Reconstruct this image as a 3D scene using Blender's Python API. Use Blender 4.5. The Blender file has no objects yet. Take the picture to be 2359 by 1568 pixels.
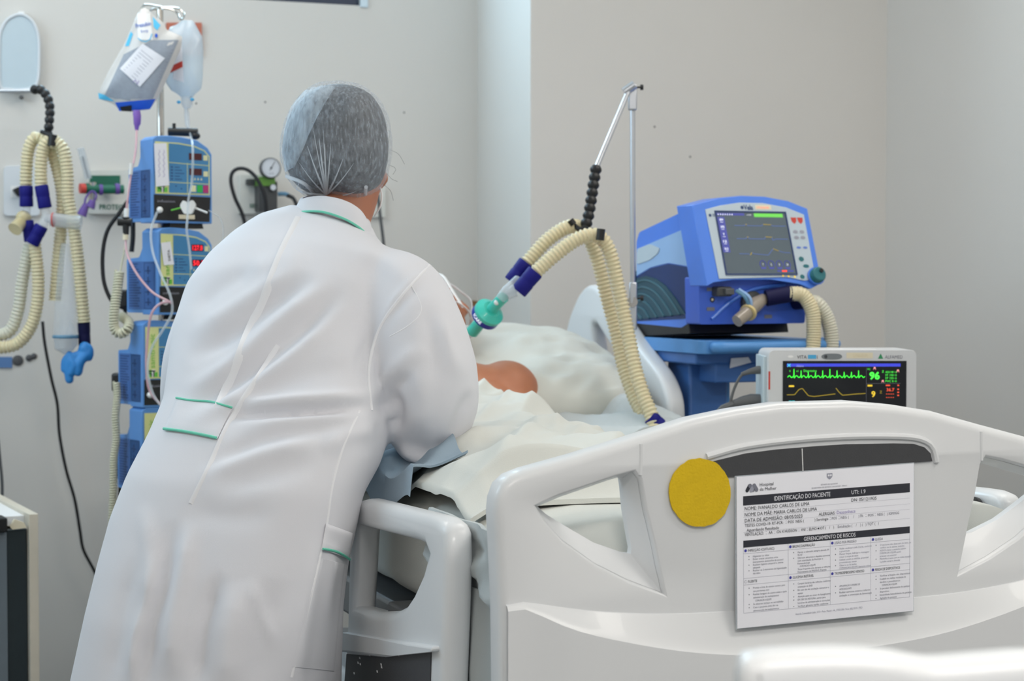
import bpy, bmesh, math, random
import numpy as np
from mathutils import Vector, Matrix, noise
from mathutils.geometry import tessellate_polygon
from mathutils.bvhtree import BVHTree

random.seed(7)
np.random.seed(7)
SC = bpy.context.scene
COL = SC.collection

# ------------------------------------------------------------------ camera
W, H = 2359, 1568
F = 4200.0                       # focal length in pixels of the 2359 px frame
CAMZ = 1.15
PITCH = math.atan((784 - 640) / F)
cam = bpy.data.cameras.new('camera')
cam.sensor_width = 36.0
cam.lens = F / W * 36.0
cam.clip_start = 0.05
cam.dof.use_dof = True
cam.dof.focus_distance = 2.9
cam.dof.aperture_fstop = 6.0
camo = bpy.data.objects.new('camera', cam)
camo.location = (0, 0, CAMZ)
camo.rotation_euler = (math.pi / 2 - PITCH, 0, 0)
COL.objects.link(camo)
SC.camera = camo

# ------------------------------------------------------------------ world, lights, exposure
wd = bpy.data.worlds.new('daylight')
SC.world = wd
wd.use_nodes = True
bg = wd.node_tree.nodes['Background']
bg.inputs[0].default_value = (0.92, 0.96, 1.0, 1)
bg.inputs[1].default_value = 0.40
SC.view_settings.view_transform = 'Standard'
SC.view_settings.look = 'None'
SC.view_settings.gamma = 1
SC.view_settings.exposure = 0.24
SC.view_settings.use_curve_mapping = False
CEIL = 2.75
AX = math.radians(21)            # the room and the bed are turned by this much to the picture plane
EX = Vector((math.cos(AX), math.sin(AX), 0))       # along the foot board, to the right
EY = Vector((-math.sin(AX), math.cos(AX), 0))      # along the bed, foot to head
CEILING_LAMPS = [(0.45, -0.05, 38), (0.9, 3.7, 5), (-1.15, 3.9, 2.5), (1.75, 1.9, 12), (-1.3, 0.3, 7)]
for (lx, ly, pw) in CEILING_LAMPS:
    L = bpy.data.lights.new('ceiling_lamp_light', 'AREA')
    L.shape = 'RECTANGLE'; L.size = 1.15; L.size_y = 0.55
    L.energy = pw
    L.color = (1.0, 0.965, 0.92)
    o = bpy.data.objects.new('ceiling_lamp_light', L)
    o.location = (lx, ly, CEIL - 0.065)
    o.rotation_euler = (0, 0, AX)
    COL.objects.link(o)
# daylight entering by the window of the left wall
L = bpy.data.lights.new('window_daylight', 'AREA')
L.shape = 'RECTANGLE'; L.size = 1.5; L.size_y = 0.9; L.energy = 16; L.color = (0.62, 0.84, 1.0)
o = bpy.data.objects.new('window_daylight', L)
WLOC = Vector((-2.12, 3.13, 2.0))
o.location = WLOC
o.rotation_euler = Vector((-EX.x, -EX.y, 0.35)).to_track_quat('Z', 'Y').to_euler()
COL.objects.link(o)

# daylight entering by the high window of the back wall
L = bpy.data.lights.new('window_daylight', 'AREA')
L.shape = 'RECTANGLE'; L.size = 0.85; L.size_y = 0.44; L.energy = 14; L.color = (0.52, 0.80, 1.0)
o = bpy.data.objects.new('window_daylight', L)
o.location = Vector((-0.10, 5.30, 2.205)) - EX * 0.88 - EY * 0.02
o.rotation_euler = Vector((EY.x, EY.y, 0.0)).to_track_quat('Z', 'Y').to_euler()
COL.objects.link(o)

# ------------------------------------------------------------------ helpers
CP, SP_ = math.cos(PITCH), math.sin(PITCH)
def ray(u, v):
    x, y = (u - W / 2) / F, (H / 2 - v) / F
    return Vector((x, y * SP_ + CP, y * CP - SP_))
def P(u, v, Y):
    d = ray(u, v)
    t = Y / d.y
    return Vector((d.x * t, Y, CAMZ + d.z * t))
def PP(u, v, o, n):
    """point where the sight line of a pixel meets the plane (o, n)"""
    d = ray(u, v); c = Vector((0, 0, CAMZ))
    t = (o - c).dot(n) / d.dot(n)
    return c + d * t
def PX(px, Y):
    return [P(u, v, Y) for u, v in px]

def s2l(c):
    c /= 255.0
    return c / 12.92 if c <= 0.04045 else ((c + 0.055) / 1.055) ** 2.4
def rgb(r, g, b):
    return (s2l(r), s2l(g), s2l(b), 1)

MATS = {}
def mat(name, col, rough=0.5, metal=0.0, var=0.05, scale=30.0, bump=0.0, bscale=200.0, emit=0.0, coat=0.0, sss=0.0, spec=0.5, sheen=0.0):
    m = bpy.data.materials.new(name); m.use_nodes = True
    nt = m.node_tree; b = nt.nodes['Principled BSDF']
    c = rgb(*col)
    tc = nt.nodes.new('ShaderNodeTexCoord')
    if var > 0:
        nz = nt.nodes.new('ShaderNodeTexNoise'); nz.inputs['Scale'].default_value = scale
        nz.inputs['Detail'].default_value = 3
        nt.links.new(tc.outputs['Object'], nz.inputs['Vector'])
        mx = nt.nodes.new('ShaderNodeMix'); mx.data_type = 'RGBA'
        mx.inputs[6].default_value = tuple(x * (1 - var) for x in c[:3]) + (1,)
        mx.inputs[7].default_value = tuple(min(1, x * (1 + var)) for x in c[:3]) + (1,)
        nt.links.new(nz.outputs['Fac'], mx.inputs[0])
        nt.links.new(mx.outputs[2], b.inputs['Base Color'])
    else:
        b.inputs['Base Color'].default_value = c
    b.inputs['Roughness'].default_value = rough
    b.inputs['Metallic'].default_value = metal
    b.inputs['Specular IOR Level'].default_value = spec
    b.inputs['Coat Weight'].default_value = coat
    if sss > 0:
        b.inputs['Subsurface Weight'].default_value = sss
        b.inputs['Subsurface Radius'].default_value = (0.02, 0.01, 0.006)
        b.inputs['Subsurface Scale'].default_value = 0.3
    if sheen > 0:
        b.inputs['Sheen Weight'].default_value = sheen
    if bump > 0:
        n2 = nt.nodes.new('ShaderNodeTexNoise'); n2.inputs['Scale'].default_value = bscale
        n2.inputs['Detail'].default_value = 4
        nt.links.new(tc.outputs['Object'], n2.inputs['Vector'])
        bp = nt.nodes.new('ShaderNodeBump'); bp.inputs['Strength'].default_value = bump
        bp.inputs['Distance'].default_value = 0.002
        nt.links.new(n2.outputs['Fac'], bp.inputs['Height'])
        nt.links.new(bp.outputs[0], b.inputs['Normal'])
    if emit > 0:
        b.inputs['Emission Color'].default_value = c
        b.inputs['Emission Strength'].default_value = emit
    MATS[name] = m
    return m
def clear(name, col, alpha, rough=0.15, nscale=0, lo=0.2, hi=0.7, stretch=(1, 1, 1)):
    """thin see-through plastic or gauze: partly transparent, partly coloured"""
    m = bpy.data.materials.new(name); m.use_nodes = True
    nt = m.node_tree; b = nt.nodes['Principled BSDF']
    b.inputs['Base Color'].default_value = rgb(*col)
    b.inputs['Roughness'].default_value = rough
    tr = nt.nodes.new('ShaderNodeBsdfTransparent')
    mx = nt.nodes.new('ShaderNodeMixShader')
    mx.inputs[0].default_value = alpha
    if nscale:
        tc = nt.nodes.new('ShaderNodeTexCoord'); mp = nt.nodes.new('ShaderNodeMapping')
        mp.inputs['Scale'].default_value = stretch
        nz = nt.nodes.new('ShaderNodeTexNoise'); nz.inputs['Scale'].default_value = nscale; nz.inputs['Detail'].default_value = 6
        mr = nt.nodes.new('ShaderNodeMapRange')
        mr.inputs[1].default_value = 0.35; mr.inputs[2].default_value = 0.7
        mr.inputs[3].default_value = lo; mr.inputs[4].default_value = hi
        nt.links.new(tc.outputs['Object'], mp.inputs[0]); nt.links.new(mp.outputs[0], nz.inputs['Vector'])
        nt.links.new(nz.outputs['Fac'], mr.inputs[0]); nt.links.new(mr.outputs[0], mx.inputs[0])
    nt.links.new(tr.outputs[0], mx.inputs[1]); nt.links.new(b.outputs[0], mx.inputs[2])
    nt.links.new(mx.outputs[0], nt.nodes['Material Output'].inputs[0])
    MATS[name] = m
    return m

mat('wall', (214, 211, 206), 0.7, var=0.03, scale=2.5, bump=0.15, bscale=90)
mat('floor', (112, 114, 114), 0.35, var=0.08, scale=8)
mat('ceiling', (225, 225, 222), 0.8, var=0.02)
mat('lamp_glow', (255, 248, 238), 0.5, var=0, emit=3.0)
mat('window_frame', (40, 52, 74), 0.4)
mat('window_pale', (205, 222, 232), 0.4)
mat('bed_white', (219, 221, 223), 0.38, var=0.015, scale=4, coat=0.15)
mat('bed_dark', (62, 63, 66), 0.55, var=0.08, scale=60, bump=0.15, bscale=600)
mat('steel_grey', (120, 122, 125), 0.4, metal=0.6)
mat('coat', (216, 216, 221), 0.85, var=0.012, scale=6, bump=0.08, bscale=900, sheen=0.1)
mat('coat_seam', (228, 228, 231), 0.85, var=0.01)
mat('piping', (110, 205, 178), 0.6, var=0.05)
mat('sheet', (208, 209, 203), 0.9, var=0.02, scale=5, bump=0.15, bscale=500)
mat('sheet_grey', (186, 192, 193), 0.9, var=0.03, scale=6, bump=0.15, bscale=500)
mat('pillowcase', (206, 207, 200), 0.9, var=0.02, scale=5, bump=0.15, bscale=500)
mat('pad', (150, 168, 182), 0.75, var=0.06, scale=12, bump=0.2, bscale=300)
mat('skin_patient', (184, 120, 88), 0.5, var=0.12, scale=25, bump=0.1, bscale=300, sss=0.15)
mat('skin_nurse', (170, 112, 86), 0.5, var=0.08, scale=25, sss=0.15)
mat('hair_dark', (38, 36, 36), 0.55, var=0.3, scale=80, bump=0.6, bscale=150)
mat('hair_grey', (110, 108, 104), 0.6, var=0.4, scale=120, bump=0.6, bscale=200)
mat('trousers', (225, 226, 230), 0.85)
mat('shoe', (230, 230, 232), 0.5)
mat('black', (18, 18, 20), 0.45, var=0.1)
mat('black_soft', (26, 26, 30), 0.6, var=0.1)
mat('hose', (214, 203, 168), 0.35, var=0.05, scale=60, sss=0.2)
mat('hose_grey', (206, 204, 188), 0.35, var=0.05, scale=60, sss=0.2)
mat('cuff', (16, 16, 112), 0.6, var=0.1, scale=60, spec=0.25)
mat('cuff_dark', (14, 14, 62), 0.6, var=0.1, scale=60, spec=0.25)
mat('teal', (64, 196, 178), 0.35, var=0.05, coat=0.2)
mat('band', (22, 52, 152), 0.4)
mat('white', (236, 236, 236), 0.5, var=0.01)
mat('paper', (232, 233, 240), 0.6, var=0.015, scale=3)
mat('ink', (40, 42, 52), 0.7, var=0)
mat('ink_soft', (116, 118, 130), 0.7, var=0)
mat('ink_faint', (150, 152, 166), 0.7, var=0)
mat('ink_blue', (58, 58, 160), 0.7, var=0)
mat('ink_violet', (150, 140, 190), 0.7, var=0)
mat('yellow_felt', (214, 180, 24), 0.95, var=0.1, scale=40, bump=0.5, bscale=300)
mat('alu', (196, 199, 204), 0.32, metal=0.85, var=0.03)
mat('chrome', (200, 196, 190), 0.15, metal=1.0, var=0)
mat('vent_blue', (76, 128, 226), 0.38, var=0.03, coat=0.15)
mat('vent_blue_deep', (60, 100, 206), 0.4, var=0.03)
mat('vent_pale', (146, 180, 222), 0.45, var=0.03)
mat('vent_grey', (182, 196, 206), 0.45, var=0.02)
mat('vent_navy', (22, 50, 104), 0.45, var=0.05)
mat('vent_teal', (36, 74, 90), 0.5, var=0.06)
mat('vent_rib', (48, 92, 106), 0.5, var=0.06)
mat('knob_teal', (38, 108, 116), 0.4)
mat('cart_blue', (84, 144, 206), 0.42, var=0.05)
mat('cart_deep', (60, 106, 172), 0.45, var=0.06)
mat('screen_grey', (76, 88, 96), 0.4, var=0.04, scale=90, emit=0.22)
mat('screen_black', (8, 9, 12), 0.12, var=0)
mat('g_green', (70, 230, 70), 0.5, var=0, emit=0.9)
mat('g_lime', (104, 200, 80), 0.5, var=0, emit=0.35)
mat('g_yellow', (224, 190, 50), 0.5, var=0, emit=0.6)
mat('g_olive', (168, 146, 40), 0.5, var=0, emit=0.4)
mat('g_blue', (52, 60, 190), 0.5, var=0, emit=0.7)
mat('g_indigo', (70, 76, 158), 0.5, var=0, emit=0.2)
mat('g_line', (86, 112, 180), 0.5, var=0, emit=0.2)
mat('g_red', (240, 64, 56), 0.5, var=0, emit=0.8)
mat('g_orange', (236, 84, 54), 0.5, var=0, emit=0.6)
mat('g_white', (225, 230, 240), 0.5, var=0, emit=0.5)
mat('g_cyan', (70, 210, 220), 0.5, var=0, emit=0.6)
mat('g_pink', (245, 160, 160), 0.5, var=0, emit=0.5)
mat('monitor_shell', (208, 210, 212), 0.42, var=0.02)
mat('monitor_side', (190, 206, 214), 0.42, var=0.02)
mat('badge_grey', (120, 126, 130), 0.4)
mat('label_cream', (226, 216, 190), 0.7)
mat('logo_green', (40, 140, 90), 0.5)
mat('sky_blue', (70, 168, 216), 0.5)
mat('pump_blue', (90, 144, 208), 0.42, var=0.04)
mat('pump_panel', (62, 128, 176), 0.45, var=0.04)
mat('pump_side', (64, 106, 170), 0.5, var=0.04)
mat('pump_ink', (34, 62, 112), 0.6, var=0)
mat('pump_yellow', (214, 218, 150), 0.6, var=0.03)
mat('led_dark', (70, 18, 26), 0.2, var=0)
mat('led_red', (255, 40, 50), 0.4, var=0, emit=0.9)
mat('key_cream', (222, 220, 176), 0.5)
mat('key_green', (40, 176, 70), 0.5)
mat('key_magenta', (176, 40, 110), 0.5)
mat('brand_green', (100, 190, 60), 0.6, var=0)
mat('clip_white', (232, 232, 230), 0.4)
mat('outlet', (214, 219, 224), 0.45, var=0.01)
mat('plate_blue', (190, 206, 215), 0.35, var=0.03)
mat('green_dark', (22, 100, 76), 0.45)
mat('red_knob', (196, 62, 50), 0.45)
mat('purple', (96, 70, 146), 0.5)
mat('purple_port', (128, 90, 180), 0.45)
mat('panel_white', (214, 214, 208), 0.5, var=0.02)
mat('dark_grey', (64, 66, 68), 0.45, var=0.06)
mat('gauge_face', (206, 210, 216), 0.4)
mat('olive_green', (90, 140, 50), 0.45)
mat('hose_blue', (92, 136, 164), 0.4)
mat('cable_grey', (86, 88, 90), 0.5)
mat('cord_cream', (206, 204, 180), 0.55, var=0.04)
mat('glove', (44, 132, 204), 0.45, var=0.1, scale=40)
mat('amber', (206, 186, 130), 0.35)
mat('pouch', (206, 204, 202), 0.35, var=0.05, coat=0.3)
mat('pouch_print', (150, 158, 170), 0.45, var=0.12, scale=120)
mat('pouch_blue', (34, 92, 206), 0.35, var=0.06)
mat('pouch_cyan', (86, 190, 232), 0.4, var=0.05)
mat('brick_orange', (190, 110, 88), 0.6)
mat('cabinet_cream', (214, 206, 190), 0.5)
mat('cabinet_dark', (44, 54, 58), 0.35)
mat('cabinet_grey', (112, 122, 130), 0.3)
mat('tape_blue', (92, 130, 182), 0.6)
mat('dull_metal', (92, 92, 94), 0.5, metal=0.4)
mat('brown', (140, 100, 60), 0.7)
mat('tape_yellow', (214, 190, 30), 0.6)
mat('valve_glass', (150, 140, 128), 0.2, var=0.15, scale=80)
clear('clear_plastic', (225, 232, 238), 0.26)
clear('clear_tube', (208, 217, 224), 0.42)
clear('pink_tube', (220, 180, 188), 0.75)
clear('clear_bag', (210, 218, 226), 0.22, nscale=14, lo=0.1, hi=0.5, stretch=(1, 1, 0.3))
clear('saline', (214, 228, 238), 0.72)
clear('amber_clear', (214, 200, 156), 0.7)
clear('cap_gauze', (205, 216, 228), 0.4, rough=0.8, nscale=170, lo=0.16, hi=0.40, stretch=(1.3, 1, 0.4))
clear('cap_fold_lit', (206, 224, 240), 0.5, rough=0.8, nscale=90, lo=0.28, hi=0.62, stretch=(1.6, 1, 0.3))  # doubled gauze, its colour also carrying the bluish window light
clear('cap_pleat', (226, 234, 242), 0.55, rough=0.8)
clear('glass', (220, 228, 232), 0.18, rough=0.05)

class MB:
    """collects geometry; build() links it as one mesh object"""
    def __init__(s):
        s.v = []; s.f = []
    def add(s, verts, faces, M=None):
        o = len(s.v)
        for p in verts:
            p = Vector(p)
            s.v.append(M @ p if M is not None else p)
        s.f.extend([tuple(i + o for i in f) for f in faces])
        return s
    def box(s, c, d, M=None):
        x, y, z = d[0] / 2, d[1] / 2, d[2] / 2
        vs = [(c[0] + a * x, c[1] + b * y, c[2] + e * z) for e in (-1, 1) for b in (-1, 1) for a in (-1, 1)]
        return s.add(vs, [(0, 2, 3, 1), (4, 5, 7, 6), (0, 1, 5, 4), (2, 6, 7, 3), (0, 4, 6, 2), (1, 3, 7, 5)], M)
    def extrude(s, outer, holes, fn, d0, d1):
        """polygon (2D, with holes) carried to 3D by fn(a, b, depth), solid between depths d0 and d1"""
        loops = [outer] + list(holes)
        flat = [p for l in loops for p in l]
        tris = tessellate_polygon([[Vector((p[0], p[1], 0)) for p in l] for l in loops])
        n = len(flat)
        vs = [fn(p[0], p[1], d0) for p in flat] + [fn(p[0], p[1], d1) for p in flat]
        fs = [tuple(t) for t in tris] + [tuple(i + n for i in reversed(t)) for t in tris]
        k = 0
        for l in loops:
            m = len(l)
            for i in range(m):
                a, b = k + i, k + (i + 1) % m
                fs.append((a, b, b + n, a + n))
            k += m
        return s.add(vs, fs)
    def extrude_round(s, outer, holes, fn, d0, d1, r, seg=4, back=True, rh=None):
        """like extrude, with the rims rounded by radius r"""
        def area(l): return sum(a[0] * b[1] - b[0] * a[1] for a, b in zip(l, l[1:] + l[:1])) / 2
        loops = [list(outer) if area(outer) > 0 else list(reversed(outer))] + [list(h) if area(h) < 0 else list(reversed(h)) for h in holes]
        def inset(l, e):
            out = []; n = len(l)
            for i in range(n):
                a, b, c = Vector(l[i - 1]), Vector(l[i]), Vector(l[(i + 1) % n])
                e1, e2 = (b - a), (c - b)
                if e1.length < 1e-9 or e2.length < 1e-9: out.append(l[i]); continue
                e1.normalize(); e2.normalize()
                n1, n2 = Vector((-e1.y, e1.x)), Vector((-e2.y, e2.x))
                m = n1 + n2
                if m.length < 1e-6: m = n1
                m.normalize()
                q = b + m * (e / max(0.5, m.dot(n1)))
                out.append((q.x, q.y))
            return out
        sg = 1 if d1 > d0 else -1
        prof = [(r * (1 - math.sin(math.pi / 2 * k / seg)), d0 + sg * r * (1 - math.cos(math.pi / 2 * k / seg))) for k in range(seg + 1)]
        if back:
            prof += [(r * (1 - math.cos(math.pi / 2 * k / seg)), d1 - sg * r * (1 - math.sin(math.pi / 2 * k / seg))) for k in range(seg + 1)]
        else:
            prof += [(0.0, d1)]
        vs = []; fs = []
        M = len(prof); starts = []
        for li, l in enumerate(loops):
            kf = 1.0 if (rh is None or li == 0) else rh / r
            base = len(vs); n = len(l); starts.append((base, n))
            for (e, d) in prof:
                vs += [fn(q[0], q[1], d) for q in inset(l, e * kf)]
            for j in range(M - 1):
                for i in range(n):
                    i2 = (i + 1) % n
                    fs.append((base + j * n + i, base + j * n + i2, base + (j + 1) * n + i2, base + (j + 1) * n + i))
        for j in (0, M - 1):
            L_ = [inset(l, prof[j][0] * (1.0 if (rh is None or li == 0) else rh / r)) for li, l in enumerate(loops)]
            idx = [b + j * n + i for b, n in starts for i in range(n)]
            for t in tessellate_polygon([[Vector((q[0], q[1], 0)) for q in l] for l in L_]):
                fs.append(tuple(idx[i] for i in t))
        return s.add(vs, fs)
    def tube(s, pts, r, n=10, caps=True, flat=1.0, up=None):
        pts = [Vector(p) for p in pts]
        m = len(pts)
        rs = r if isinstance(r, (list, tuple)) else [r] * m
        T = []
        for i in range(m):
            t = pts[min(i + 1, m - 1)] - pts[max(i - 1, 0)]
            T.append(t.normalized() if t.length > 1e-9 else Vector((0, 0, 1)))
        a = Vector(up) if up is not None else (Vector((0, 0, 1)) if abs(T[0].z) < 0.9 else Vector((1, 0, 0)))
        nrm = (a - T[0] * a.dot(T[0])).normalized()
        vs = []
        for i in range(m):
            if i:
                q = T[i - 1].rotation_difference(T[i])
                nrm = q @ nrm
                nrm = (nrm - T[i] * nrm.dot(T[i])).normalized()
            bn = T[i].cross(nrm)
            for k in range(n):
                th = 2 * math.pi * k / n
                vs.append(pts[i] + nrm * (math.cos(th) * rs[i] * flat) + bn * (math.sin(th) * rs[i]))
        fs = []
        for i in range(m - 1):
            for k in range(n):
                k2 = (k + 1) % n
                fs.append((i * n + k, i * n + k2, (i + 1) * n + k2, (i + 1) * n + k))
        if caps:
            fs.append(tuple(reversed(range(n)))); fs.append(tuple((m - 1) * n + k for k in range(n)))
        return s.add(vs, fs)
    def cyl(s, p0, p1, r0, r1=None, n=20):
        return s.tube([p0, p1], [r0, r0 if r1 is None else r1], n)
    def lathe(s, prof, o, axis=(0, 0, 1), n=24):
        """profile [(radius, height)] turned about an axis through o"""
        a = Vector(axis).normalized()
        q = Vector((0, 0, 1)).rotation_difference(a)
        o = Vector(o)
        vs = []
        for (r, h) in prof:
            for k in range(n):
                th = 2 * math.pi * k / n
                vs.append(o + q @ Vector((r * math.cos(th), r * math.sin(th), h)))
        fs = []
        m = len(prof)
        for i in range(m - 1):
            for k in range(n):
                k2 = (k + 1) % n
                fs.append((i * n + k, i * n + k2, (i + 1) * n + k2, (i + 1) * n + k))
        fs.append(tuple(reversed(range(n)))); fs.append(tuple((m - 1) * n + k for k in range(n)))
        return s.add(vs, fs)
    def ball(s, c, r, M=None, n=20, m=12):
        """ellipsoid with radii r, axes optionally turned by the 3x3 M"""
        c = Vector(c)
        r = (r, r, r) if not hasattr(r, '__len__') else r
        vs = []; fs = []
        for i in range(m + 1):
            ph = math.pi * i / m
            for k in range(n):
                th = 2 * math.pi * k / n
                p = Vector((r[0] * math.sin(ph) * math.cos(th), r[1] * math.sin(ph) * math.sin(th), -r[2] * math.cos(ph)))
                vs.append(c + (M @ p if M is not None else p))
        for i in range(m):
            for k in range(n):
                k2 = (k + 1) % n
                fs.append((i * n + k, i * n + k2, (i + 1) * n + k2, (i + 1) * n + k))
        return s.add(vs, fs)
    def loft(s, rings, caps=True):
        n = len(rings[0]); vs = [p for r in rings for p in r]; fs = []
        for i in range(len(rings) - 1):
            for k in range(n):
                k2 = (k + 1) % n
                fs.append((i * n + k, i * n + k2, (i + 1) * n + k2, (i + 1) * n + k))
        if caps:
            fs.append(tuple(reversed(range(n)))); fs.append(tuple((len(rings) - 1) * n + k for k in range(n)))
        return s.add(vs, fs)
    def grid(s, rows, thick=None):
        """sheet from rows of points; thick gives it a back side"""
        h, w = len(rows), len(rows[0])
        vs = [Vector(p) for r in rows for p in r]
        fs = [(i * w + j, i * w + j + 1, (i + 1) * w + j + 1, (i + 1) * w + j) for i in range(h - 1) for j in range(w - 1)]
        if thick is not None:
            n = len(vs)
            t = Vector(thick)
            vs = vs + [p + t for p in vs]
            fs = fs + [tuple(n + i for i in reversed(f)) for f in fs]
            edge = [j for j in range(w)] + [i * w + w - 1 for i in range(1, h)] + [(h - 1) * w + j for j in range(w - 2, -1, -1)] + [i * w for i in range(h - 2, 0, -1)]
            for a, b in zip(edge, edge[1:] + edge[:1]):
                fs.append((a, a + n, b + n, b))
        return s.add(vs, fs)
    def mesh(s, name='m'):
        me = bpy.data.meshes.new(name)
        me.from_pydata([tuple(p) for p in s.v], [], s.f)
        me.update()
        bm = bmesh.new(); bm.from_mesh(me)
        bmesh.ops.remove_doubles(bm, verts=bm.verts, dist=1e-6)
        bmesh.ops.recalc_face_normals(bm, faces=bm.faces)
        bm.to_mesh(me); bm.free()
        return me
    def build(s, name, m, parent=None, world=False, smooth=38, bevel=0.0, seg=2, flip=True):
        if world and parent is not None:
            Mi = wmat(parent).inverted()
            s.v = [Mi @ p for p in s.v]
        if flip:
            me = s.mesh(name)
        else:
            me = bpy.data.meshes.new(name); me.from_pydata([tuple(p) for p in s.v], [], s.f); me.update()
        return link(name, me, m, parent, smooth, bevel, seg)

def wmat(o):
    M = Matrix.Translation(o.location) @ o.rotation_euler.to_matrix().to_4x4()
    return wmat(o.parent) @ M if o.parent else M
def link(name, me, m, parent=None, smooth=38, bevel=0.0, seg=2):
    o = bpy.data.objects.new(name, me)
    me.name = name
    me.materials.append(MATS[m] if isinstance(m, str) else m)
    if smooth:
        me.shade_smooth()
        me.set_sharp_from_angle(angle=math.radians(smooth))
    COL.objects.link(o)
    if parent is not None:
        o.parent = parent
    if bevel:
        b = o.modifiers.new('bevel', 'BEVEL'); b.width = bevel; b.segments = seg
        b.limit_method = 'ANGLE'; b.angle_limit = math.radians(40)
        b.harden_normals = False
    return o
def tag(o, label, cat, group=None, kind=None):
    o['label'] = label; o['category'] = cat
    if group: o['group'] = group
    if kind: o['kind'] = kind
    return o
def thing(name, label, cat, loc=(0, 0, 0), yaw=0.0, group=None):
    o = bpy.data.objects.new(name, None)
    o.empty_display_size = 0.05
    o.location = loc; o.rotation_euler = (0, 0, yaw)
    COL.objects.link(o)
    return tag(o, label, cat, group)
def solo(mb, name, m, label, cat, group=None, **k):
    """a thing of one mesh, its origin moved to the middle of its base"""
    xs = [p.x for p in mb.v]; ys = [p.y for p in mb.v]; zs = [p.z for p in mb.v]
    c = Vector(((min(xs) + max(xs)) / 2, (min(ys) + max(ys)) / 2, min(zs)))
    mb.v = [p - c for p in mb.v]
    o = mb.build(name, m, **k)
    o.location = c
    return tag(o, label, cat, group)
def struct(mb, name, m, **k):
    o = mb.build(name, m, **k); o['kind'] = 'structure'
    return o
def spline(pts, step=0.01, closed=False):
    """Catmull-Rom curve through pts, resampled at even steps"""
    pts = [Vector(p) for p in pts]
    if len(pts) == 2:
        dense = [pts[0].lerp(pts[1], i / 40) for i in range(41)]
    else:
        q = [pts[0] * 2 - pts[1]] + pts + [pts[-1] * 2 - pts[-2]]
        dense = []
        for i in range(1, len(q) - 2):
            for k in range(24):
                t = k / 24
                a, b, c, d = q[i - 1], q[i], q[i + 1], q[i + 2]
                dense.append(0.5 * ((2 * b) + (c - a) * t + (2 * a - 5 * b + 4 * c - d) * t * t + (3 * b - a - 3 * c + d) * t ** 3))
        dense.append(pts[-1])
    L = [0.0]
    for a, b in zip(dense, dense[1:]): L.append(L[-1] + (b - a).length)
    n = max(2, int(L[-1] / step) + 1)
    out = []; j = 0
    for i in range(n):
        t = L[-1] * i / (n - 1)
        while j < len(L) - 2 and L[j + 1] < t: j += 1
        f = (t - L[j]) / max(1e-9, L[j + 1] - L[j])
        out.append(dense[j].lerp(dense[j + 1], f))
    return out
def hose(pts, r, pitch=0.0090, amp=0.13, n=16):
    """corrugated breathing hose"""
    st = pitch / 6
    c = spline(pts, st)
    rs = [r * (1 + amp * (math.sin(2 * math.pi * i / 6) * 0.9 + 0.1)) for i in range(len(c))]
    return MB().tube(c, rs, n)
def coil(pts, R, r, pitch, n=7):
    """coiled cord wound about a path"""
    c = spline(pts, pitch / 12)
    out = []
    T0 = None
    nrm = None
    for i, p in enumerate(c):
        t = (c[min(i + 1, len(c) - 1)] - c[max(i - 1, 0)]).normalized()
        if nrm is None:
            nrm = t.orthogonal().normalized()
        nrm = (nrm - t * nrm.dot(t)).normalized()
        bn = t.cross(nrm)
        th = 2 * math.pi * i / 12
        out.append(p + nrm * math.cos(th) * R + bn * math.sin(th) * R)
    return MB().tube(out, r, n)
def rrect(w, h, r, n=5, c=(0, 0)):
    pts = []
    for cx, cy, a0 in ((w / 2 - r, h / 2 - r, 0), (-w / 2 + r, h / 2 - r, 90), (-w / 2 + r, -h / 2 + r, 180), (w / 2 - r, -h / 2 + r, 270)):
        for k in range(n + 1):
            a = math.radians(a0 + 90 * k / n)
            pts.append((c[0] + cx + r * math.cos(a), c[1] + cy + r * math.sin(a)))
    return pts
def smooth2d(pts, k=6, closed=True):
    """rounded closed outline through 2D points"""
    n = len(pts); out = []
    for i in range(n):
        a, b, c, d = [Vector(pts[(i + j) % n]) for j in (-1, 0, 1, 2)]
        for s in range(k):
            t = s / k
            p = 0.5 * ((2 * b) + (c - a) * t + (2 * a - 5 * b + 4 * c - d) * t * t + (3 * b - a - 3 * c + d) * t ** 3)
            out.append((p.x, p.y))
    return out
def roundpoly(pts, r, n=4):
    """polygon with its corners rounded by radius r (number or one per corner)"""
    out = []; N = len(pts)
    for i in range(N):
        p = Vector(pts[i]); a = Vector(pts[i - 1]); b = Vector(pts[(i + 1) % N])
        rr = r[i] if hasattr(r, '__len__') else r
        da, db = (a - p), (b - p)
        k = min(rr, da.length * 0.45, db.length * 0.45)
        if k < 1e-5:
            out.append((p.x, p.y)); continue
        p0, p1 = p + da.normalized() * k, p + db.normalized() * k
        for j in range(n + 1):
            t = j / n
            q = p0 * (1 - t) ** 2 + p * 2 * t * (1 - t) + p1 * t * t
            out.append((q.x, q.y))
    return out
def xz(a, b, d): return (a, d, b)          # outline in x-z, depth along y
def yz(a, b, d): return (d, a, b)          # outline in y-z, depth along x
def xy(a, b, d): return (a, b, d)          # outline in x-y, depth along z

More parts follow.
